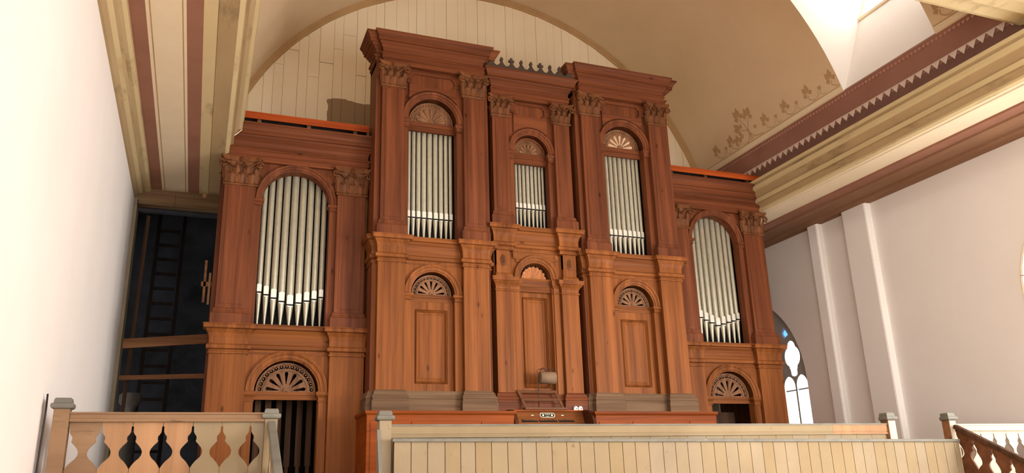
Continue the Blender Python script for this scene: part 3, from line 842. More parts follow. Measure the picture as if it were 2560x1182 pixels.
def back_board(x0, x1, y, z0, z1, lab=None):
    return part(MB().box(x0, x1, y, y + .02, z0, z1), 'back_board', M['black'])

def cusped(xc, zt, hw, zb, r, y, zs, mt='wh'):
    """raised spandrel plate with cusped corners that sits over the arch"""
    R_ = .055
    def side(sg):
        p_ = [(xc + sg * (hw + .02), zt)]
        for i in range(9):
            a_ = PI / 2 + PI * i / 8 * -1.0
            p_.append((xc + sg * (hw - .005 + R_ * math.cos(a_)), zt - .09 + R_ * math.sin(a_)))
        p_ += [(xc + sg * (hw - .05), zt - .16), (xc + sg * (hw - .05), zt - .20), (xc + sg * (hw - .09), zt - .22), (xc + sg * (hw - .09), zb)]
        return p_
    L_ = side(-1); Rr = side(1)
    x_end = hw - .09
    a0 = math.acos(min(1, x_end / r))
    arc_ = [(xc + r * math.cos(a0 + (PI - 2 * a0) * i / 16), zs + r * math.sin(a0 + (PI - 2 * a0) * i / 16)) for i in range(17)]
    outer = L_[::-1] + Rr + arc_
    ih = hw - .13; t_, b_ = zt - .05, max(zt - .26, zs + r + .03)
    hole = []
    for cx_, cz_, aa in ((ih, t_, PI), (ih, b_, PI / 2)):
        pass
    q_ = .045
    for sx, z_, st_ in ((1, t_, -1), (1, b_, 1), (-1, b_, 1), (-1, t_, -1)):
        pts = []
        for i in range(5):
            a_ = PI / 2 * i / 4
            if (sx, st_) == (1, -1): pts.append((xc + ih - q_ * math.cos(a_), t_ - q_ * math.sin(a_)))
            if (sx, st_) == (1, 1): pts.append((xc + ih - q_ * math.sin(a_), b_ + q_ * math.cos(a_)))
            if (sx, st_) == (-1, 1): pts.append((xc - ih + q_ * math.cos(a_), b_ + q_ * math.sin(a_)))
            if (sx, st_) == (-1, -1): pts.append((xc - ih + q_ * math.sin(a_), t_ - q_ * math.cos(a_)))
        hole += pts
    s = MB(); s.plate(outer, [hole], y - .028, y, XZ)
    return part(s, 'spandrel_panel', M[mt])

def panel_door(xc, hw, z0, z1, y, ph, pz0, pz1):
    s = MB()
    s.plate([(xc - hw, z0), (xc + hw, z0), (xc + hw, z1), (xc - hw, z1)], [[(xc - ph, pz0), (xc + ph, pz0), (xc + ph, pz1), (xc - ph, pz1)]], y, y + .04, XZ)
    o = part(s, 'door', M['lv'])
    q_ = MB()
    # bolection frame and raised centre
    for k, (e0, d0, e1, d1) in enumerate(((0, .012, .02, -.014), (.02, -.014, .045, .018), (.045, .018, .06, .02), (.06, .02, .085, .010))):
        a_ = [(xc - ph + e0, y + d0, pz0 + e0), (xc + ph - e0, y + d0, pz0 + e0), (xc + ph - e0, y + d0, pz1 - e0), (xc - ph + e0, y + d0, pz1 - e0)]
        b_ = [(xc - ph + e1, y + d1, pz0 + e1), (xc + ph - e1, y + d1, pz0 + e1), (xc + ph - e1, y + d1, pz1 - e1), (xc - ph + e1, y + d1, pz1 - e1)]
        q_.add(a_ + b_, [(i, (i + 1) % 4, 4 + (i + 1) % 4, 4 + i) for i in range(4)])
    e = .085
    q_.add([(xc - ph + e, y + .010, pz0 + e), (xc + ph - e, y + .010, pz0 + e), (xc + ph - e, y + .010, pz1 - e), (xc - ph + e, y + .010, pz1 - e)], [(0, 1, 2, 3)])
    q_.build('raised_panel', M['lv'], o)
    return o

# ---------------------------------------------------------------- towers
ZB0, ZB1 = 1.10, 1.415
def tower(s):
    xc = 1.75 * s
    Y0, YB = 0.0, .10
    # carcass sides, top and the dark inside
    c = MB()
    for sg in (-1, 1):
        c.box(xc + sg * .905, xc + sg * .94, YB - .01, .56, 1.0, 6.70)
    c.box(xc - .905, xc + .905, .52, .55, 1.0, 6.70); c.box(xc - .92, xc + .92, YB + .02, .55, 6.66, 6.70)
    part(c, 'tower_case', M['wv'])
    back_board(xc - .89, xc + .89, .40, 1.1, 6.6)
    # entablature: wide body course behind, forward break in front
    e = MB(); e.block(xc - .94, xc + .94, YB, .56, [(o_ * 1.32, z_) for o_, z_ in ent_prof(6.63, 7.15)]); part(e, 'entablature', M['wh'])
    e = MB(); e.block(xc - .852, xc + .852, -.005, YB + .06, [(o_, z_ + .006) for o_, z_ in ent_prof(6.63, 7.155)]); part(e, 'cornice', M['wh'])
    # upper field with pipes
    field('arched_panel', xc, .905, 3.62, 6.66, YB - .012, YB + .15, .402, 5.74, .402)
    for sg in (-1, 1):
        f_ = MB(); f_.box(xc + sg * .86, xc + sg * .94, YB - .03, YB - .011, 3.70, 6.64)
        part(f_, 'edge_strip', M['wv'])
    archivolt(xc, 5.74, .402, .515, YB - .012, YB + .15)
    cusped(xc, 6.60, .49, 6.08, .545, YB - .012, 5.74)
    for sg in (-1, 1):
        impost(xc + sg * .402 if sg > 0 else xc - .500, xc + .500 if sg > 0 else xc - .402, YB - .03, YB + .09, 5.735, .14)
    t_ = MB(); t_.box(xc - .40, xc + .40, YB + .095, YB + .15, 5.60, 5.68); t_.box(xc - .40, xc + .40, YB + .08, YB + .15, 5.68, 5.755); part(t_, 'transom', M['wh'])
    fan(xc, 5.755, .372, YB + .115, False, 7, 'fret', s > 0)
    rack(xc, .385, YB + .15, 3.735, lambda i: 4.13, lambda i: 5.78, .125, [.030, .033, .036, .039, .042, .039, .036, .033, .030])
    for sg in (-1, 1):
        a_, b_ = (xc + .498, xc + .851) if sg > 0 else (xc - .851, xc - .498)
        pilaster_upper(a_, b_, Y0, YB, 3.725, 6.245, 6.645)
    # middle course
    m_ = MB(); m_.sweep([(xc - .5, YB + .16), (xc - .5, YB), (xc + .5, YB), (xc + .5, YB + .16)], ped_prof(3.735)); part(m_, 'sill_course', M['lh'])
    # lower field with fan and door
    field('arched_panel', xc, .905, ZB1 - .02, 3.62, YB - .012, YB + .13, .345, 2.87, .345, 'lv')
    archivolt(xc, 2.87, .345, .455, YB - .012, YB + .13, None, 'lv')
    for sg in (-1, 1):
        impost(xc + .345 if sg > 0 else xc - .458, xc + .458 if sg > 0 else xc - .345, YB - .03, YB + .08, 2.865, .10, 'lh')
    t_ = MB(); t_.box(xc - .345, xc + .345, YB + .08, YB + .13, 2.765, 2.83); t_.box(xc - .345, xc + .345, YB + .065, YB + .13, 2.83, 2.875); part(t_, 'transom', M['lh'])
    fan(xc, 2.875, .315, YB + .09)
    panel_door(xc, .345, ZB1 - .02, 2.766, YB + .085, .255, 1.53, 2.645)
    for sg in (-1, 1):
        a_, b_ = (xc + .459, xc + .873) if sg > 0 else (xc - .873, xc - .459)
        pilaster_lower(a_, b_, -.02, YB, ZB1 - .02, 3.722, (ZB0, ZB1))
    q_ = MB(); q_.sweep([(xc - .46, YB + .08), (xc - .46, YB - .015), (xc + .46, YB - .015), (xc + .46, YB + .08)], bot_prof(ZB0, ZB1)); part(q_, 'base_moulding', M['dusty'])
    # side ledges wrapping the tower body
    for sg in (-1, 1):
        q_ = MB()
        xa, xb = xc + sg * .87, xc + sg * .94
        q_.block(min(xa, xb), max(xa, xb), YB, .56, [(o_ * 1.0, z_) for o_, z_ in ped_prof(3.722)])
        part(q_, 'side_course', M['lh'])
        q_ = MB(); q_.block(min(xa, xb), max(xa, xb), YB, .56, [(o_ * 1.0, z_) for o_, z_ in bot_prof(ZB0, ZB1)]); part(q_, 'base_moulding', M['dusty'])
tower(-1); tower(1)

# ---------------------------------------------------------------- wings
def wing(s):
    xc = 3.79 * s; Y0, YB = .44, .52
    xi, xo = 2.72 * s, 4.87 * s
    a0, a1 = min(xi, xo), max(xi, xo)
    c = MB()
    c.box(xo - .04 * s, xo + .03 * s, YB + .03, 2.36, FZ, 4.95); c.box(xi, xi + .04 * s, YB, 2.2, FZ, 4.95)
    c.box(a0, a1, YB + .02, 2.2, 4.92, 4.96)
    part(c, 'wing_case', M['wv'])
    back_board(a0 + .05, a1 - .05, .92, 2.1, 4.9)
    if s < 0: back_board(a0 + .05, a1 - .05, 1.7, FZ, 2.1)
    e = MB(); e.block(a0 - (.0 if s > 0 else .02), a1 + (.0 if s < 0 else .02), Y0 + .0, YB + .5, ent_prof(4.87, 5.45)); part(e, 'entablature', M['wh'])
    field('arched_panel', xc, 1.06, 2.28, 4.90, YB - .012, YB + .16, .506, 4.29, .495)
    archivolt(xc, 4.29, .503, .600, YB - .012, YB + .16)
    for sg in (-1, 1):
        impost(xc + .506 if sg > 0 else xc - .612, xc + .612 if sg > 0 else xc - .506, YB - .03, YB + .10, 4.292, .10)
    zm = [2.90, 2.865, 2.82, 2.775, 2.73, 2.765, 2.80, 2.83, 2.865]
    rack(xc, .50, YB + .165, 2.375, lambda i: zm[i], lambda i: 4.86, [.165, .16, .155, .15, .14], [.040, .044, .048, .051, .055, .051, .048, .044, .040])
    for sg in (-1, 1):
        a_, b_ = (xc + .610, xc + 1.050) if sg > 0 else (xc - 1.050, xc - .610)
        pilaster_upper(a_, b_, Y0, YB, 2.35, 4.48, 4.905)
    m_ = MB(); m_.sweep([(xc - .6, YB + .16), (xc - .6, YB), (xc + .6, YB), (xc + .6, YB + .16)], ped_prof(2.37)); part(m_, 'sill_course', M['lh'])
    field('arched_panel', xc, 1.06, FZ, 2.28, YB - .012, YB + .14, .445, 1.43, .445, 'lv')
    archivolt(xc, 1.43, .445, .57, YB - .012, YB + .14, None, 'lv')
    for sg in (-1, 1):
        impost(xc + .445 if sg > 0 else xc - .57, xc + .57 if sg > 0 else xc - .445, YB - .03, YB + .08, 1.432, .15, 'lh')
        j_ = MB(); xa = xc + sg * .455; xb = xc + sg * .565
        j_.box(min(xa, xb), max(xa, xb), YB - .03, YB, FZ, 1.29); part(j_, 'jamb_strip', M['lv'])
    t_ = MB(); t_.box(xc - .445, xc + .445, YB + .08, YB + .14, 1.325, 1.39); t_.box(xc - .445, xc + .445, YB + .065, YB + .14, 1.39, 1.435); part(t_, 'transom', M['lh'])
    fan(xc, 1.435, .42, YB + .095)
    for sg in (-1, 1):
        a_, b_ = (xc + .575, xc + 1.080) if sg > 0 else (xc - 1.080, xc - .575)
        pilaster_lower(a_, b_, Y0 - .02, YB, FZ, 2.352)
    if s < 0:
        # wooden pipes standing behind the open doorway
        for i in range(6):
            x_ = xc - .34 + .15 * i
            q_ = MB(); q_.box(x_ - .042, x_ + .042, 1.05 + .06 * (i % 2), 1.13 + .06 * (i % 2), .42, 2.0)
            q_.box(x_ - .025, x_ + .025, 1.04 + .06 * (i % 2), 1.14 + .06 * (i % 2), .20, .42)
            part(q_, 'wooden_pipe', M['dkwood'])
        q_ = MB(); q_.box(xc - .45, xc + .45, 1.0, 1.3, .06, .22); part(q_, 'wind_chest', M['dkwood'], 'dark wooden wind chest')
    else:
        q_ = MB(); q_.box(xc - .44, xc + .44, 1.1, 1.14, FZ, 1.22); part(q_, 'inner_door', M['dkwood'], 'dark wooden inner door leaf')
wing(-1); wing(1)

# ---------------------------------------------------------------- centre bay
def centre():
    Y0, YB = .113, .20
    c = MB(); c.box(-.83, .83, .46, .49, 1.0, 6.45); c.box(-.80, .80, YB, .5, 6.40, 6.44)
    part(c, 'centre_case', M['wv'])
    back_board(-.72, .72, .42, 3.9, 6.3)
    e = MB(); e.block(-.72, .72, Y0 - .005, YB + .3, ent_prof(6.385, 6.87)); part(e, 'entablature', M['wh'])
    # pierced cresting of cusps and crosses
    k_ = MB(); n = 9; x0, x1, zb = -.83, .80, 6.87; w = (x1 - x0) / n
    outl = [(x0, zb)]
    for i in range(n):
        cx_ = x0 + w * (i + .5)
        for q_ in range(5):
            u = q_ / 4; outl.append((x0 + w * i + w * .5 * u * .82, zb + .05 + .08 * u * u))
        hh = zb + .14
        if i % 3 == 2:
            outl += [(cx_ - .014, hh), (cx_ - .05, hh + .012), (cx_ - .05, hh + .045), (cx_ - .018, hh + .05), (cx_ - .018, hh + .085), (cx_ + .018, hh + .085), (cx_ + .018, hh + .05), (cx_ + .05, hh + .045), (cx_ + .05, hh + .012), (cx_ + .014, hh)]
        else:
            outl += [(cx_ - .016, hh), (cx_ - .030, hh + .03), (cx_ - .012, hh + .075), (cx_ + .012, hh + .075), (cx_ + .030, hh + .03), (cx_ + .016, hh)]
        for q_ in range(5):
            u = 1 - q_ / 4; outl.append((x0 + w * (i + 1) - w * .5 * u * .82, zb + .05 + .08 * u * u))
    outl += [(x1, zb)]
    k_.plate(outl, [], Y0 - .13, Y0 - .095, XZ)
    part(k_, 'cresting', M['crest'], 'grey brown pierced cresting along the centre cornice')
    field('arched_panel', 0, .72, 3.95, 6.42, YB - .012, YB + .15, .318, 5.46, .318)
    archivolt(0, 5.46, .318, .425, YB - .012, YB + .15)
    a_ = MB(); a_.arc(0, 5.46, [(.318, YB + .09), (.30, YB + .07), (.27, YB + .075), (.262, YB + .125)]); part(a_, 'archivolt', M['wv'])
    cusped(0, 6.37, .40, 5.85, .455, YB - .012, 5.46)
    for sg in (-1, 1):
        impost(.318 if sg > 0 else -.42, .42 if sg > 0 else -.318, YB - .03, YB + .09, 5.452, .15)
    t_ = MB(); t_.box(-.318, .318, YB + .09, YB + .15, 5.28, 5.37); t_.box(-.318, .318, YB + .075, YB + .15, 5.37, 5.465); part(t_, 'transom', M['wh'])
    fan(0, 5.465, .265, YB + .115, False)
    rack(0, .305, YB + .15, 4.085, lambda i: 4.495, lambda i: 5.5, .11, [.022, .025, .027, .030, .032, .030, .027, .025, .022])
    for sg in (-1, 1):
        x_ = (.42, .714) if sg > 0 else (-.714, -.42)
        pilaster_upper(x_[0], x_[1], Y0, YB, 4.085, 6.045, 6.40)
        # pedestal under the upper pilaster, then a short pilaster with an oval medallion
        q_ = MB(); x_ = (.415, .735) if sg > 0 else (-.735, -.415)
        q_.block(x_[0], x_[1], Y0 - .02, YB, [(o_, z_) for o_, z_ in ped_prof(4.082)])
        part(q_, 'pedestal', M['lv'])
        x_ = (.465, .70) if sg > 0 else (-.70, -.465)
        q_ = MB(); q_.box(x_[0], x_[1], Y0 - .005, YB, 3.42, 3.67); q_.box(x_[0], x_[1], Y0, YB, 3.225, 3.67)
        q_.block(x_[0], x_[1], Y0 - .005, YB, [(.03, 3.22), (.03, 3.25), (.018, 3.27), (.010, 3.285), (.0, 3.295)])
        o = part(q_, 'short_pilaster', M['lv'], bevel=.003)
        md = MB(); xm = (x_[0] + x_[1]) / 2
        md.add([(xm + .055 * math.cos(2 * PI * i / 16), Y0 - .006, 3.50 + .10 * math.sin(2 * PI * i / 16)) for i in range(16)] + [(xm + .04 * math.cos(2 * PI * i / 16), Y0 - .022, 3.50 + .08 * math.sin(2 * PI * i / 16)) for i in range(16)] + [(xm, Y0 - .012, 3.5)], [(i, (i + 1) % 16, 16 + (i + 1) % 16, 16 + i) for i in range(16)] + [(16 + i, 16 + (i + 1) % 16, 32) for i in range(16)], 0, True)
        for i in range(6):
            md.tube([(xm, Y0 - .016, 3.5), (xm + .03 * math.cos(i * PI / 3), Y0 - .024, 3.5 + .06 * math.sin(i * PI / 3))], [.008, .010], 5)
        md.build('medallion', M['carve'], o)
        x_ = (.42, .72) if sg > 0 else (-.72, -.42)
        q_ = MB(); q_.box(x_[0], x_[1], Y0, YB, ZB1 - .02, 3.05)
        q_.block(x_[0], x_[1], Y0, YB, [(.0, 2.99), (.014, 3.0), (.014, 3.02), (.0, 3.03), (.004, 3.07), (.02, 3.10), (.05, 3.135), (.058, 3.15), (.075, 3.155), (.075, 3.20), (.082, 3.22)])
        o = part(q_, 'pedestal_pilaster', M['lv'], bevel=.004)
        q_ = MB(); q_.block(x_[0], x_[1], Y0, YB, bot_prof(ZB0, ZB1)); q_.build('base_moulding', M['wh'], o)
        j_ = MB(); xa, xb = sg * .30, sg * .40
        j_.block(min(xa, xb), max(xa, xb), YB - .03, YB + .05, [(.0, ZB1 - .02), (.0, 3.0), (.012, 3.01), (.012, 3.03), (.0, 3.04), (.004, 3.09), (.03, 3.13), (.04, 3.15), (.045, 3.21), (.04, 3.23)]); part(j_, 'jamb_strip', M['lv'])
    # ledge across the bay under the pipes, then the shell arch
    m_ = MB(); m_.sweep([(-.5, YB + .16), (-.5, YB), (.5, YB), (.5, YB + .16)], ped_prof(4.092)); part(m_, 'sill_course', M['lh'])
    field('arched_panel', 0, .72, ZB1 - .02, 3.96, YB - .012, YB + .13, .275, 3.245, .262, 'lv')
    archivolt(0, 3.245, .268, .388, YB - .012, YB + .13, None, 'lv')
    sp = [(-.40, 3.66), (.40, 3.66), (.40, 3.56), (.35, 3.55), (.35, 3.50), (.30, 3.50)] + [(.395 * math.cos(a_), 3.245 + .395 * math.sin(a_)) for a_ in [PI * (.22 + .56 * i / 16) for i in range(17)]] + [(-.30, 3.50), (-.35, 3.50), (-.35, 3.55), (-.40, 3.56)]
    part(MB().plate(sp, [], YB - .036, YB - .012, XZ), 'spandrel_panel', M['lh'])
    for sg in (-1, 1):
        q_ = MB(); q_.tube([(sg * .365, YB - .05, 3.615), (sg * .365, YB - .03, 3.615)], .038, 14); part(q_, 'boss', M['lv'])
    t_ = MB(); t_.block(-.29, .29, YB + .03, YB + .08, [(.0, 3.03), (.0, 3.10), (.012, 3.12), (.025, 3.16), (.03, 3.20), (.026, 3.25)]); part(t_, 'transom', M['lh'])
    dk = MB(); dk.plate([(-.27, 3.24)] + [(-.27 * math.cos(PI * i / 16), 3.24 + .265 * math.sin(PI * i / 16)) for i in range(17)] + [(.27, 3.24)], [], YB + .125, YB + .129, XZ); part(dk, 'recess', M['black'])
    # serrated dark fringe and scallop shell
    sh = MB(); n = 9; v = []; f = []
    for i in range(n * 6 + 1):
        a_ = PI * i / (n * 6); ph = (i % 6) / 6
        rr = .205 + .014 * math.sin(PI * ph)
        bul = .020 * math.sin(PI * ph)
        for u in (.0, .35, .7, 1.0):
            v.append((-.005 + rr * u * math.cos(a_), YB + .115 - .04 * math.sin(u * PI * .6) - bul * u, 3.250 + rr * u * math.sin(a_)))
    for i in range(n * 6):
        for q_ in range(3): f.append((i * 4 + q_, i * 4 + q_ + 1, (i + 1) * 4 + q_ + 1, (i + 1) * 4 + q_))
    sh.add(v, f, 0, True); part(sh, 'shell', M['shell'], 'light wooden scallop shell in the centre arch')
    fr = MB()
    for i in range(18):
        a_ = PI * (i + .5) / 18
        fr.tube([(.24 * math.cos(a_), YB + .10, 3.245 + .24 * math.sin(a_)), (.262 * math.cos(a_), YB + .10, 3.245 + .262 * math.sin(a_))], .012, 6)
    part(fr, 'bead_fringe', M['carve'])
    panel_door(0, .30, ZB1 - .02, 3.05, YB + .085, .22, 1.50, 2.955)
    q_ = MB(); q_.sweep([(-.43, YB + .08), (-.43, YB - .01), (.43, YB - .01), (.43, YB + .08)], bot_prof(ZB0, ZB1)); part(q_, 'base_moulding', M['wh'])
centre()

# ---------------------------------------------------------------- red varnished plinth and key desk
pl = MB()
for x0, x1 in ((-2.80, -.66), (.66, 2.80)):
    pl.box(x0, x1, -.36, .5, FZ, 1.045)
    pl.block(x0, x1, -.36, .5, [(.0, 1.03), (.012, 1.04), (.025, 1.055), (.028, 1.075), (.028, 1.09)])
    for a0, a1 in ((x0 + .05, x0 + .50), (x0 + .62, x1 - .62), (x1 - .50, x1 - .05)):
        pl.box(a0, a1, -.372, -.36, FZ + .1, .94)
pl.box(-.70, .70, .02, .5, FZ, 1.09)
part(pl, 'plinth', M['varn'], 'glossy red brown plinth')

K = empty('key_desk', (0, -.2, FZ), 'wooden organ key desk with curved cheeks and an ivory bordered nameplate', 'organ console')
for sg in (-1, 1):
    q_ = MB(); prof = [(.02, FZ), (.02, 1.135)] + [(-.12 - .30 * math.sin(PI / 2 * i / 8), 1.135 - .36 * (1 - math.cos(PI / 2 * i / 8))) for i in range(9)] + [(-.42, FZ)]
    q_.plate(prof, [], sg * .60, sg * .655, YZ)
    q_.build('cheek', M['standd'], K, .004)
q_ = MB(); q_.box(-.60, .60, -.10, .018, FZ, .905)
q_.add([(-.60, -.10, .905), (.60, -.10, .905), (.60, -.02, 1.118), (-.60, -.02, 1.118), (-.60, .018, .905), (.60, .018, .905), (.60, .018, 1.118), (-.60, .018, 1.118)], [(0, 1, 2, 3), (3, 2, 6, 7), (0, 3, 7, 4), (1, 5, 6, 2)])
nb = q_.build('name_board', M['lh'], K)
q_ = MB(); q_.box(-.60, .60, -.05, .018, 1.118, 1.14); q_.build('desk_top', M['varn'], K, .004)
def nbp(x, z, out=0.0):      # point on the sloping name board
    return (x, -.10 + .08 * (z - .905) / .213 - .006 - out, z)
def nb_plate(q_, pts, mi=0, out=0.0, th=.004):
    v = [nbp(x, z, out + th) for x, z in pts] + [nbp(x, z, out) for x, z in pts]; n = len(pts)
    q_.add(v, [tuple(range(n))] + [(i, (i + 1) % n, n + (i + 1) % n, n + i) for i in range(n)], mi)
def stadium(cx, cz, w, h):
    return [(cx - w + h + h * math.cos(PI / 2 + PI * i / 8), cz + h * math.sin(PI / 2 + PI * i / 8)) for i in range(9)] + [(cx + w - h + h * math.cos(-PI / 2 + PI * i / 8), cz + h * math.sin(-PI / 2 + PI * i / 8)) for i in range(9)]
q_ = MB(); nb_plate(q_, stadium(0, 1.060, .125, .036), 0); nb_plate(q_, stadium(0, 1.060, .113, .027), 1, .004, .002)
for cx_ in (-.072, .072): nb_plate(q_, circ(cx_, 1.060, .017, 10), 0, .006, .001)
for i, w_ in enumerate((.007, .004, .006, .005, .006)): nb_plate(q_, [(-.036 + i * .017, 1.064), (-.036 + i * .017 + w_ * 1.6, 1.064), (-.036 + i * .017 + w_ * 1.6, 1.078), (-.036 + i * .017, 1.078)], 0, .006, .001)
nb_plate(q_, [(-.03, 1.042), (.03, 1.042), (.03, 1.047), (-.03, 1.047)], 0, .006, .001)
q_.build('nameplate', [M['ivory'], M['iron']], K)['label'] = 'dark oval nameplate with an ivory border'
for cx_ in (-.245, .25):
    q_ = MB(); nb_plate(q_, [(cx_ - .020, 1.052), (cx_ + .020, 1.052), (cx_ + .020, 1.064), (cx_ - .020, 1.064)]); q_.build('stop_label', M['white'], K)
for cx_, w_ in ((-.30, .128), (.0, .148), (.30, .128)):
    q_ = MB(); nb_plate(q_, [(cx_ - w_, .955), (cx_ + w_, .955), (cx_ + w_, .996), (cx_ - w_, .996)], 1)
    n = 12
    for i in range(n):
        x_ = cx_ - w_ + 2 * w_ * (i + .5) / n
        nb_plate(q_, [(x_ - w_ / n * .85, .978), (x_ + w_ / n * .85, .978), (x_ + w_ / n * .85, 1.0), (x_ - w_ / n * .85, 1.0)], 0, .004, .012)
    q_.build('stop_tablet_row', [M['carve'], M['black']], K)

MS = empty('music_stand', (-.06, -.02, 1.14), 'slanted open wooden music stand on top of the key desk', 'music stand')
def msp(x, u):               # u 0..1 up the slanted rack
    return (x, -.035 + .12 * u, 1.165 + .27 * u)
for u, x0, x1 in ((0.97, -.43, .22), (.50, -.38, .26)):
    q_ = MB(); q_.beam(msp(x0, u), msp(x1, u), .016, .040, (0, -.3, 1)); q_.build('rail', M['standw'], MS)
for xa, xb in ((-.34, -.41), (.28, .20)):
    q_ = MB(); q_.beam(msp(xa, 0), msp(xb, 1), .040, .016, (0, -1, .3)); q_.build('upright', M['standw'], MS)
q_ = MB(); q_.box(-.37, .32, -.09, .0, 1.14, 1.172); q_.build('ledge', M['standw'], MS, .003)

LP = empty('reading_lamp', (-.02, .0, 1.14), 'small cylindrical brass reading lamp on a thin bent stem above the music stand', 'lamp')
q_ = MB(); q_.tube([(-.10, .03, 1.14), (-.10, .03, 1.35), (-.088, .02, 1.54), (-.078, .02, 1.66), (-.05, .02, 1.76), (.0, .02, 1.785), (.04, .02, 1.72)], .006, 8); q_.build('stem', M['iron'], LP)
sd = MB()
def shade_ring(x, r, n=20): return [(x, .02 + r * math.cos(2 * PI * i / n), 1.632 + r * math.sin(2 * PI * i / n)) for i in range(n)]
xs_ = (-.075, -.069, .181, .187); rs_ = (.080, .092, .092, .080); v = []; f = []
for x_, r_ in zip(xs_, rs_): v += shade_ring(x_, r_)
for i in range(3):
    for k in range(20): f.append((i * 20 + k, i * 20 + (k + 1) % 20, (i + 1) * 20 + (k + 1) % 20, (i + 1) * 20 + k))
sd.add(v, f, 0, True); sd.add(v[:20], [tuple(range(20))]); sd.add(v[-20:], [tuple(range(20))]); sd.build('lamp_shade', M['lampm'], LP)
q_ = MB(); q_.tube([(-.07, .02, 1.69), (-.10, .02, 1.70), (-.115, .02, 1.73), (-.09, .02, 1.76), (.0, .02, 1.765), (.16, .02, 1.765), (.20, .02, 1.745), (.212, .02, 1.70), (.185, .02, 1.65)], .004, 6); q_.build('wire_bracket', M['iron'], LP)

for x_, lab in ((.515, 'round white wall socket left of its twin at the foot of the centre bay'), (.595, 'round white wall socket right of its twin at the foot of the centre bay')):
    s_ = empty('socket', (x_, .05, 1.165), lab, 'socket', 'white sockets beside the key desk')
    q_ = MB(); q_.plate([(x_ - .033, 1.135)] + [(x_ - .033 * math.cos(PI * i / 12), 1.168 + .036 * math.sin(PI * i / 12)) for i in range(13)] + [(x_ + .033, 1.135)], [], .012, .052, XZ); q_.build('cover', M['white'], s_, .004)
    q_ = MB(); q_.box(x_ - .014, x_ + .018, .010, .013, 1.162, 1.169); q_.box(x_ + .006, x_ + .02, .010, .013, 1.158, 1.173); q_.build('slot', M['iron'], s_)

# cover boards propped over the wings
for s, lab in ((-1, 'long orange stained cover board propped over the left wing of the organ'), (1, 'long orange stained cover board propped over the right wing of the organ')):
    x0, x1 = (-4.66, -2.73) if s < 0 else (2.73, 4.90)
    cb = empty('cover_board', ((x0 + x1) / 2, .6, 5.45), lab, 'board', 'cover boards over the organ wings')
    q_ = MB(); q_.box(x0, x1, .38, .405, 5.55, 5.66); q_.box(x0, x1, .38, 1.4, 5.64, 5.66); q_.build('board', M['orange'], cb, .003)
    for x_ in (x0 + 1.0, x0 + .25, x1 - .2):
        q_ = MB(); q_.box(x_ - .03, x_ + .03, .50, .56, 5.449, 5.645); q_.build('support_block', M['midwood'], cb)
    q_ = MB(); q_.box(x0, x1, .57, .59, 5.449, 5.645); q_.build('gap_shade', M['black'], cb)  # added black sheet that keeps the gap under the board dark

# ================================================================== GALLERY RAILINGS
RY = -3.4
def cap(q_, x, y, w, z, mi=1):
    h = w / 2
    q_.block(x - h, x + h, y - h, y + h, [(.0, z), (.022, z + .008), (.028, z + .025), (.024, z + .045), (.006, z + .052), (.006, z + .075), (-.004, z + .095)], mi)
    q_.sweep([(x + h, y + h), (x - h, y + h)], [(.0, z), (.022, z + .008), (.028, z + .025), (.024, z + .045), (.006, z + .052), (.006, z + .075), (-.004, z + .095)], mi)
def post(parent, x, y, w, z0, zc, mt='railp'):
    q_ = MB(); q_.box(x - w / 2, x + w / 2, y - w / 2, y + w / 2, z0, zc)
    o = q_.build('post', M[mt], parent, .004)
    c_ = MB(); cap(c_, x, y, w, zc, 0); c_.build('post_cap', M['grey'], o)
    return o
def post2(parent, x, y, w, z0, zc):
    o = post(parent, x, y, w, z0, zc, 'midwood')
    q_ = MB(); q_.box(x - w / 2 + .004, x + w / 2 - .004, y - w / 2 - .005, y - w / 2, z0, zc - .004); q_.build('front_plate', M['railsun'], o)  # front plate in the paler sunlit tone over the brown post
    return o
HALF = [(.036, 0.0), (.037, .007), (.085, .009), (.11, .022), (.122, .034), (.15, .036), (.162, .030), (.175, .036), (.20, .060), (.228, .082), (.255, .092), (.285, .088), (.31, .072), (.335, .045), (.352, .030), (.375, .014), (.40, 0.0)]
def board_outline(u0, u1, zt, zb, left=True, right=True, k=1.0):
    R = [(u1, zt)] + ([(u1 - h * k, zt - d) for d, h in HALF] if right else []) + [(u1, zb)]
    L = [(u0, zb)] + ([(u0 + h * k, zt - d) for d, h in HALF][::-1] if left else []) + [(u0, zt)]
    return R + L

LR = empty('gallery_railing', (-5.2, RY, FZ), 'short cream wooden railing with onion shaped cutouts between the left wall and the stair', 'railing')
post(LR, -6.04, RY, .125, FZ, .80, 'railw'); post(LR, -4.295, RY, .115, FZ, .715)
q_ = MB(); q_.sweep([(-5.975, RY + .0), (-4.353, RY + .0)], [(.045, .69), (.05, .70), (.05, .715), (.04, .722), (.04, .755), (.05, .76), (.05, .775)], 0); q_.box(-5.975, -4.353, RY, RY + .045, .69, .775)
q_.build('handrail', M['railw'], LR)
n = 6; x0, x1 = -5.975, -4.353; p_ = .25; xs = [x0, -5.72] + [-5.72 + .249 * i for i in range(1, 6)] + [x1]
mats = ['railw', 'newwood', 'newwood', 'newwood', 'railp', 'railp', 'railp', 'railp']
for i in range(len(xs) - 1):
    q_ = MB(); q_.plate(board_outline(xs[i] + .002, xs[i + 1] - .002, .69, FZ, True, i < len(xs) - 2), [], RY - .012, RY + .012, XZ)
    o = q_.build('baluster_board', M[mats[i]], LR)

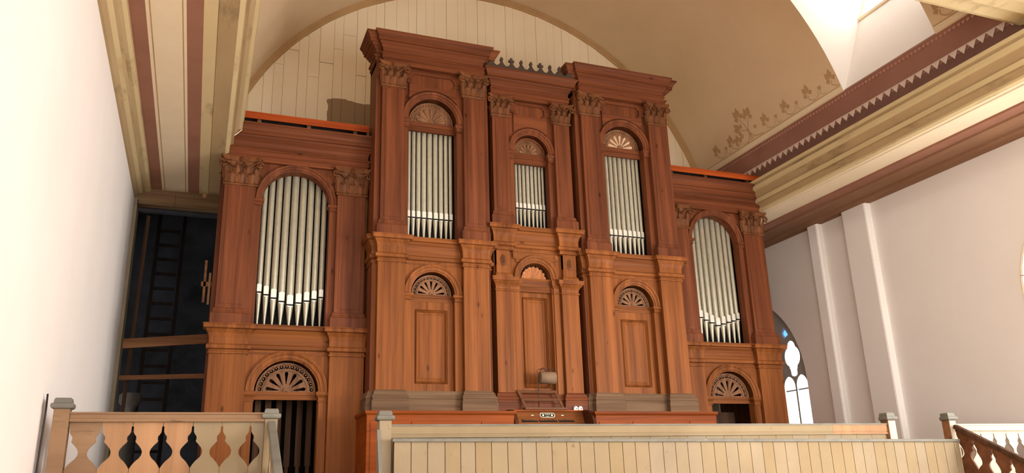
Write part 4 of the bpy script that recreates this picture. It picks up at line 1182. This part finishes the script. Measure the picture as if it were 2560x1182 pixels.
CR = empty('gallery_parapet', (0, RY, FZ), 'long cream parapet with a grey capped rail in front of the organ', 'railing')
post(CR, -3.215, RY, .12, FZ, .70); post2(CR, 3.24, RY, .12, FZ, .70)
for xa, xb, mt in ((-3.155, 2.32, 'railp'), (2.322, 3.18, 'newwood')):
    q_ = MB(); q_.box(xa, xb, RY - .035, RY + .035, .572, .648); q_.box(xa, xb, RY - .028, RY + .03, .555, .572); q_.box(xa, xb, RY - .04, RY + .03, .535, .553); q_.build('rail', M[mt], CR)
q_ = MB(); q_.box(-3.155, 3.18, RY - .045, RY + .045, .648, .664); q_.build('capping', M['grey'], CR)
nb_ = 40
for i in range(26):
    xa = -3.155 + 6.335 * i / 26; xb = xa + 6.335 / 26
    q_ = MB(); q_.box(xa + .002, xb - .002, RY - .01, RY + .01, FZ, .54); q_.build('baluster_board', M['railp'], CR)

# boarded partition that stands in front of the parapet (slightly askew)
PB = empty('boarded_partition', (.6, -3.55, -1.6), 'wide tongue and groove cream partition with a grey coping below the parapet', 'partition')
ya, yb_ = -3.55, -3.50
xL, xR = -3.15, 4.22; zL, zR = .523, .455
q_ = MB(); nbd = 38
def pz(x): return zL + (zR - zL) * (x - xL) / (xR - xL)
x = xL
ws = []
widths = [.17] + [.165 + .012 * math.sin(i * 1.7) for i in range(60)]
i = 0
while x < xR - .05:
    w = min(widths[i], xR - x)
    v = [(x + .0035, ya, -1.6), (x + w - .0035, ya, -1.6), (x + w - .0035, ya, pz(x + w) - .03), (x + .0035, ya, pz(x) - .03)]
    v += [(a_, yb_, c_) for a_, _, c_ in v]
    o_ = MB().add(v, [(0, 1, 2, 3), (4, 5, 6, 7), (0, 1, 5, 4), (1, 2, 6, 5), (2, 3, 7, 6), (3, 0, 4, 7)])
    o_.build('board', M['railp'], PB)
    x += w; i += 1
v = []
for x_ in (xL, xR):
    v += [(x_, ya + .012, -1.6), (x_, yb_ - .004, -1.6), (x_, yb_ - .004, pz(x_) - .02), (x_, ya + .012, pz(x_) - .02)]
MB().add(v, [(0, 1, 2, 3), (4, 5, 6, 7), (0, 1, 5, 4), (1, 2, 6, 5), (2, 3, 7, 6), (3, 0, 4, 7)]).build('backing_board', M['dkwood'], PB)
q_ = MB(); v = []
for x_ in (xL - .02, xR):
    v += [(x_, ya - .025, pz(x_) - .034), (x_, yb_, pz(x_) - .034), (x_, yb_, pz(x_)), (x_, ya - .025, pz(x_))]
q_.add(v, [(0, 1, 2, 3), (4, 5, 6, 7), (0, 1, 5, 4), (1, 2, 6, 5), (2, 3, 7, 6), (3, 0, 4, 7)]); q_.build('coping', M['grey'], PB, .006)

RR = empty('gallery_railing', (5.2, RY, FZ), 'short sunlit cream wooden railing with onion shaped cutouts by the right wall', 'railing')
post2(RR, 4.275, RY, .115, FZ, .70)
q_ = MB(); q_.sweep([(4.333, RY), (6.19, RY)], [(.045, .565), (.05, .575), (.05, .60), (.04, .606), (.04, .63), (.05, .635), (.05, .655)], 0); q_.box(4.333, 6.19, RY, RY + .045, .565, .655)
q_.build('handrail', M['railsun'], RR)
xs = [4.333 + .2321 * i for i in range(9)]
for i in range(8):
    q_ = MB(); q_.plate(board_outline(xs[i] + .002, xs[i + 1] - .002, .565, FZ), [], RY - .012, RY + .012, XZ); q_.build('baluster_board', M['railsun'], RR)

# stair handrails going down towards the nave
SLOPE = math.tan(math.radians(28))
def stair_rail(name, x, ztop, y0, y1, label, mt, hand):
    o = empty(name, (x, (y0 + y1) / 2, -1.6), label, 'handrail')
    q_ = MB(); q_.beam((x, y0, ztop), (x, y1, ztop - (y0 - y1) * SLOPE), .075, .055); q_.build('handrail', M[hand], o, .012)
    p_ = .235; n_ = int((y0 - y1) / p_)
    for i in range(n_):
        a_, b_ = y0 - p_ * i, y0 - p_ * (i + 1)
        zt_ = ztop - .03
        pts = board_outline(-(a_) + .002, -(b_) - .002, 0, -1.0, True, True, .8)
        sh = [(u, z - (u + y0) * SLOPE + zt_) for u, z in pts]
        q_ = MB(); q_.plate(sh, [], x - .012, x + .012, lambda a, b, d: (d, -a, b)); q_.build('baluster_board', M[mt], o)
    q_ = MB(); q_.box(x - .05, x + .05, y1 - .1, y1, -1.6, ztop - (y0 - y1) * SLOPE); q_.build('newel', M[mt], o)
    return o
stair_rail('stair_handrail', 4.275, .620, RY - .085, -6.4, 'dark brown sloping stair handrail with onion cutouts beside the sunlit railing', 'standw', 'dkwood')
stair_rail('stair_handrail', -4.295, .675, RY - .085, -6.0, 'grey sloping stair handrail leading down from the left railing post', 'railp', 'grey')
MB().beam((-3.285, RY - .065, .61), (-3.265, RY - .16, -.05), .035, .03, (0, -1, 0)).build('stay', M['grey'], CR)

# ================================================================== LOOSE THINGS IN THE DARK OPENING AT THE LEFT
LD = empty('ladder', (-5.68, 3.6, FZ), 'dark wooden ladder leaning in the dark space left of the organ', 'ladder')
lf = lambda z: 3.4 + .18 * (z - FZ)
for x_ in (-5.93, -5.49):
    q_ = MB(); q_.beam((x_, lf(FZ), FZ), (x_ * .995, lf(5.2), 5.2), .06, .05, (0, -1, .2)); q_.build('rail', M['ladderw'], LD)
for i in range(17):
    z_ = .2 + .29 * i
    q_ = MB(); q_.beam((-5.90, lf(z_) - .0, z_), (-5.52, lf(z_), z_), .05, .05); q_.build('rung', M['ladderw'], LD)
LBm = [(-6.12, -4.92, 2.40, 2.52, .15, 'midwood', 'brown wooden brace plank crossing the dark opening at mid height'), (-6.12, -4.92, 1.86, 1.91, .07, 'midwood', 'lower narrow brown plank crossing the dark opening')]
for x0_, x1_, z0_, z1_, h_, mt, lab in LBm:
    o = MB().beam((x0_ - .03, 2.62, z0_), (x1_ + .05, 2.58, z1_), .05, h_).build('brace_plank', M[mt]); tag(o, lab, 'plank')
o = MB().beam((-6.08, 2.72, FZ), (-5.99, 2.74, 4.6), .07, .05).build('leaning_plank', M['dkwood']); tag(o, 'tall thin plank leaning along the left side of the dark opening', 'plank')
o = MB().lathe(-5.98, 3.05, [(.14, FZ), (.14, 1.0), (.17, 1.02), (.17, 1.06), (.08, 1.10), (.075, 1.30), (.10, 1.45), (.15, 1.50), (.17, 1.54), (.17, 1.64), (.14, 1.67)], 14).build('turned_post', M['dkgrey'])
tag(o, 'grey turned post standing low in the dark opening', 'post')
FRM = empty('wooden_clamp', (-4.98, 1.5, 2.9), 'small light wooden clamp frame fixed to the left side of the organ', 'clamp')
q_ = MB(); q_.box(-5.02, -4.985, 1.0, 1.04, 2.78, 3.42); q_.build('upright', M['midwood'], FRM)
q_ = MB(); q_.box(-4.95, -4.92, .96, 1.0, 2.74, 3.22); q_.build('upright', M['newwood'], FRM)
q_ = MB(); q_.box(-5.05, -4.902, 1.0, 1.035, 3.02, 3.09); q_.build('crossbar', M['midwood'], FRM)
o = MB().tube([(-4.93, .30, 4.93), (-4.90, .28, 5.05), (-4.82, .27, 5.14), (-4.74, .28, 5.20), (-4.66, .30, 5.30)], .008, 6).build('cord', M['ivory']); tag(o, 'thin pale cord hanging down the left end of the organ cornice', 'cord')
o = MB().tube([(-6.18, RY - .03, -.3), (-6.17, RY - .04, .3), (-6.165, RY - .03, .75), (-6.17, RY - .02, .93)], .008, 6).build('cable', M['iron']); tag(o, 'black cable running up the white wall behind the left railing post', 'cable')
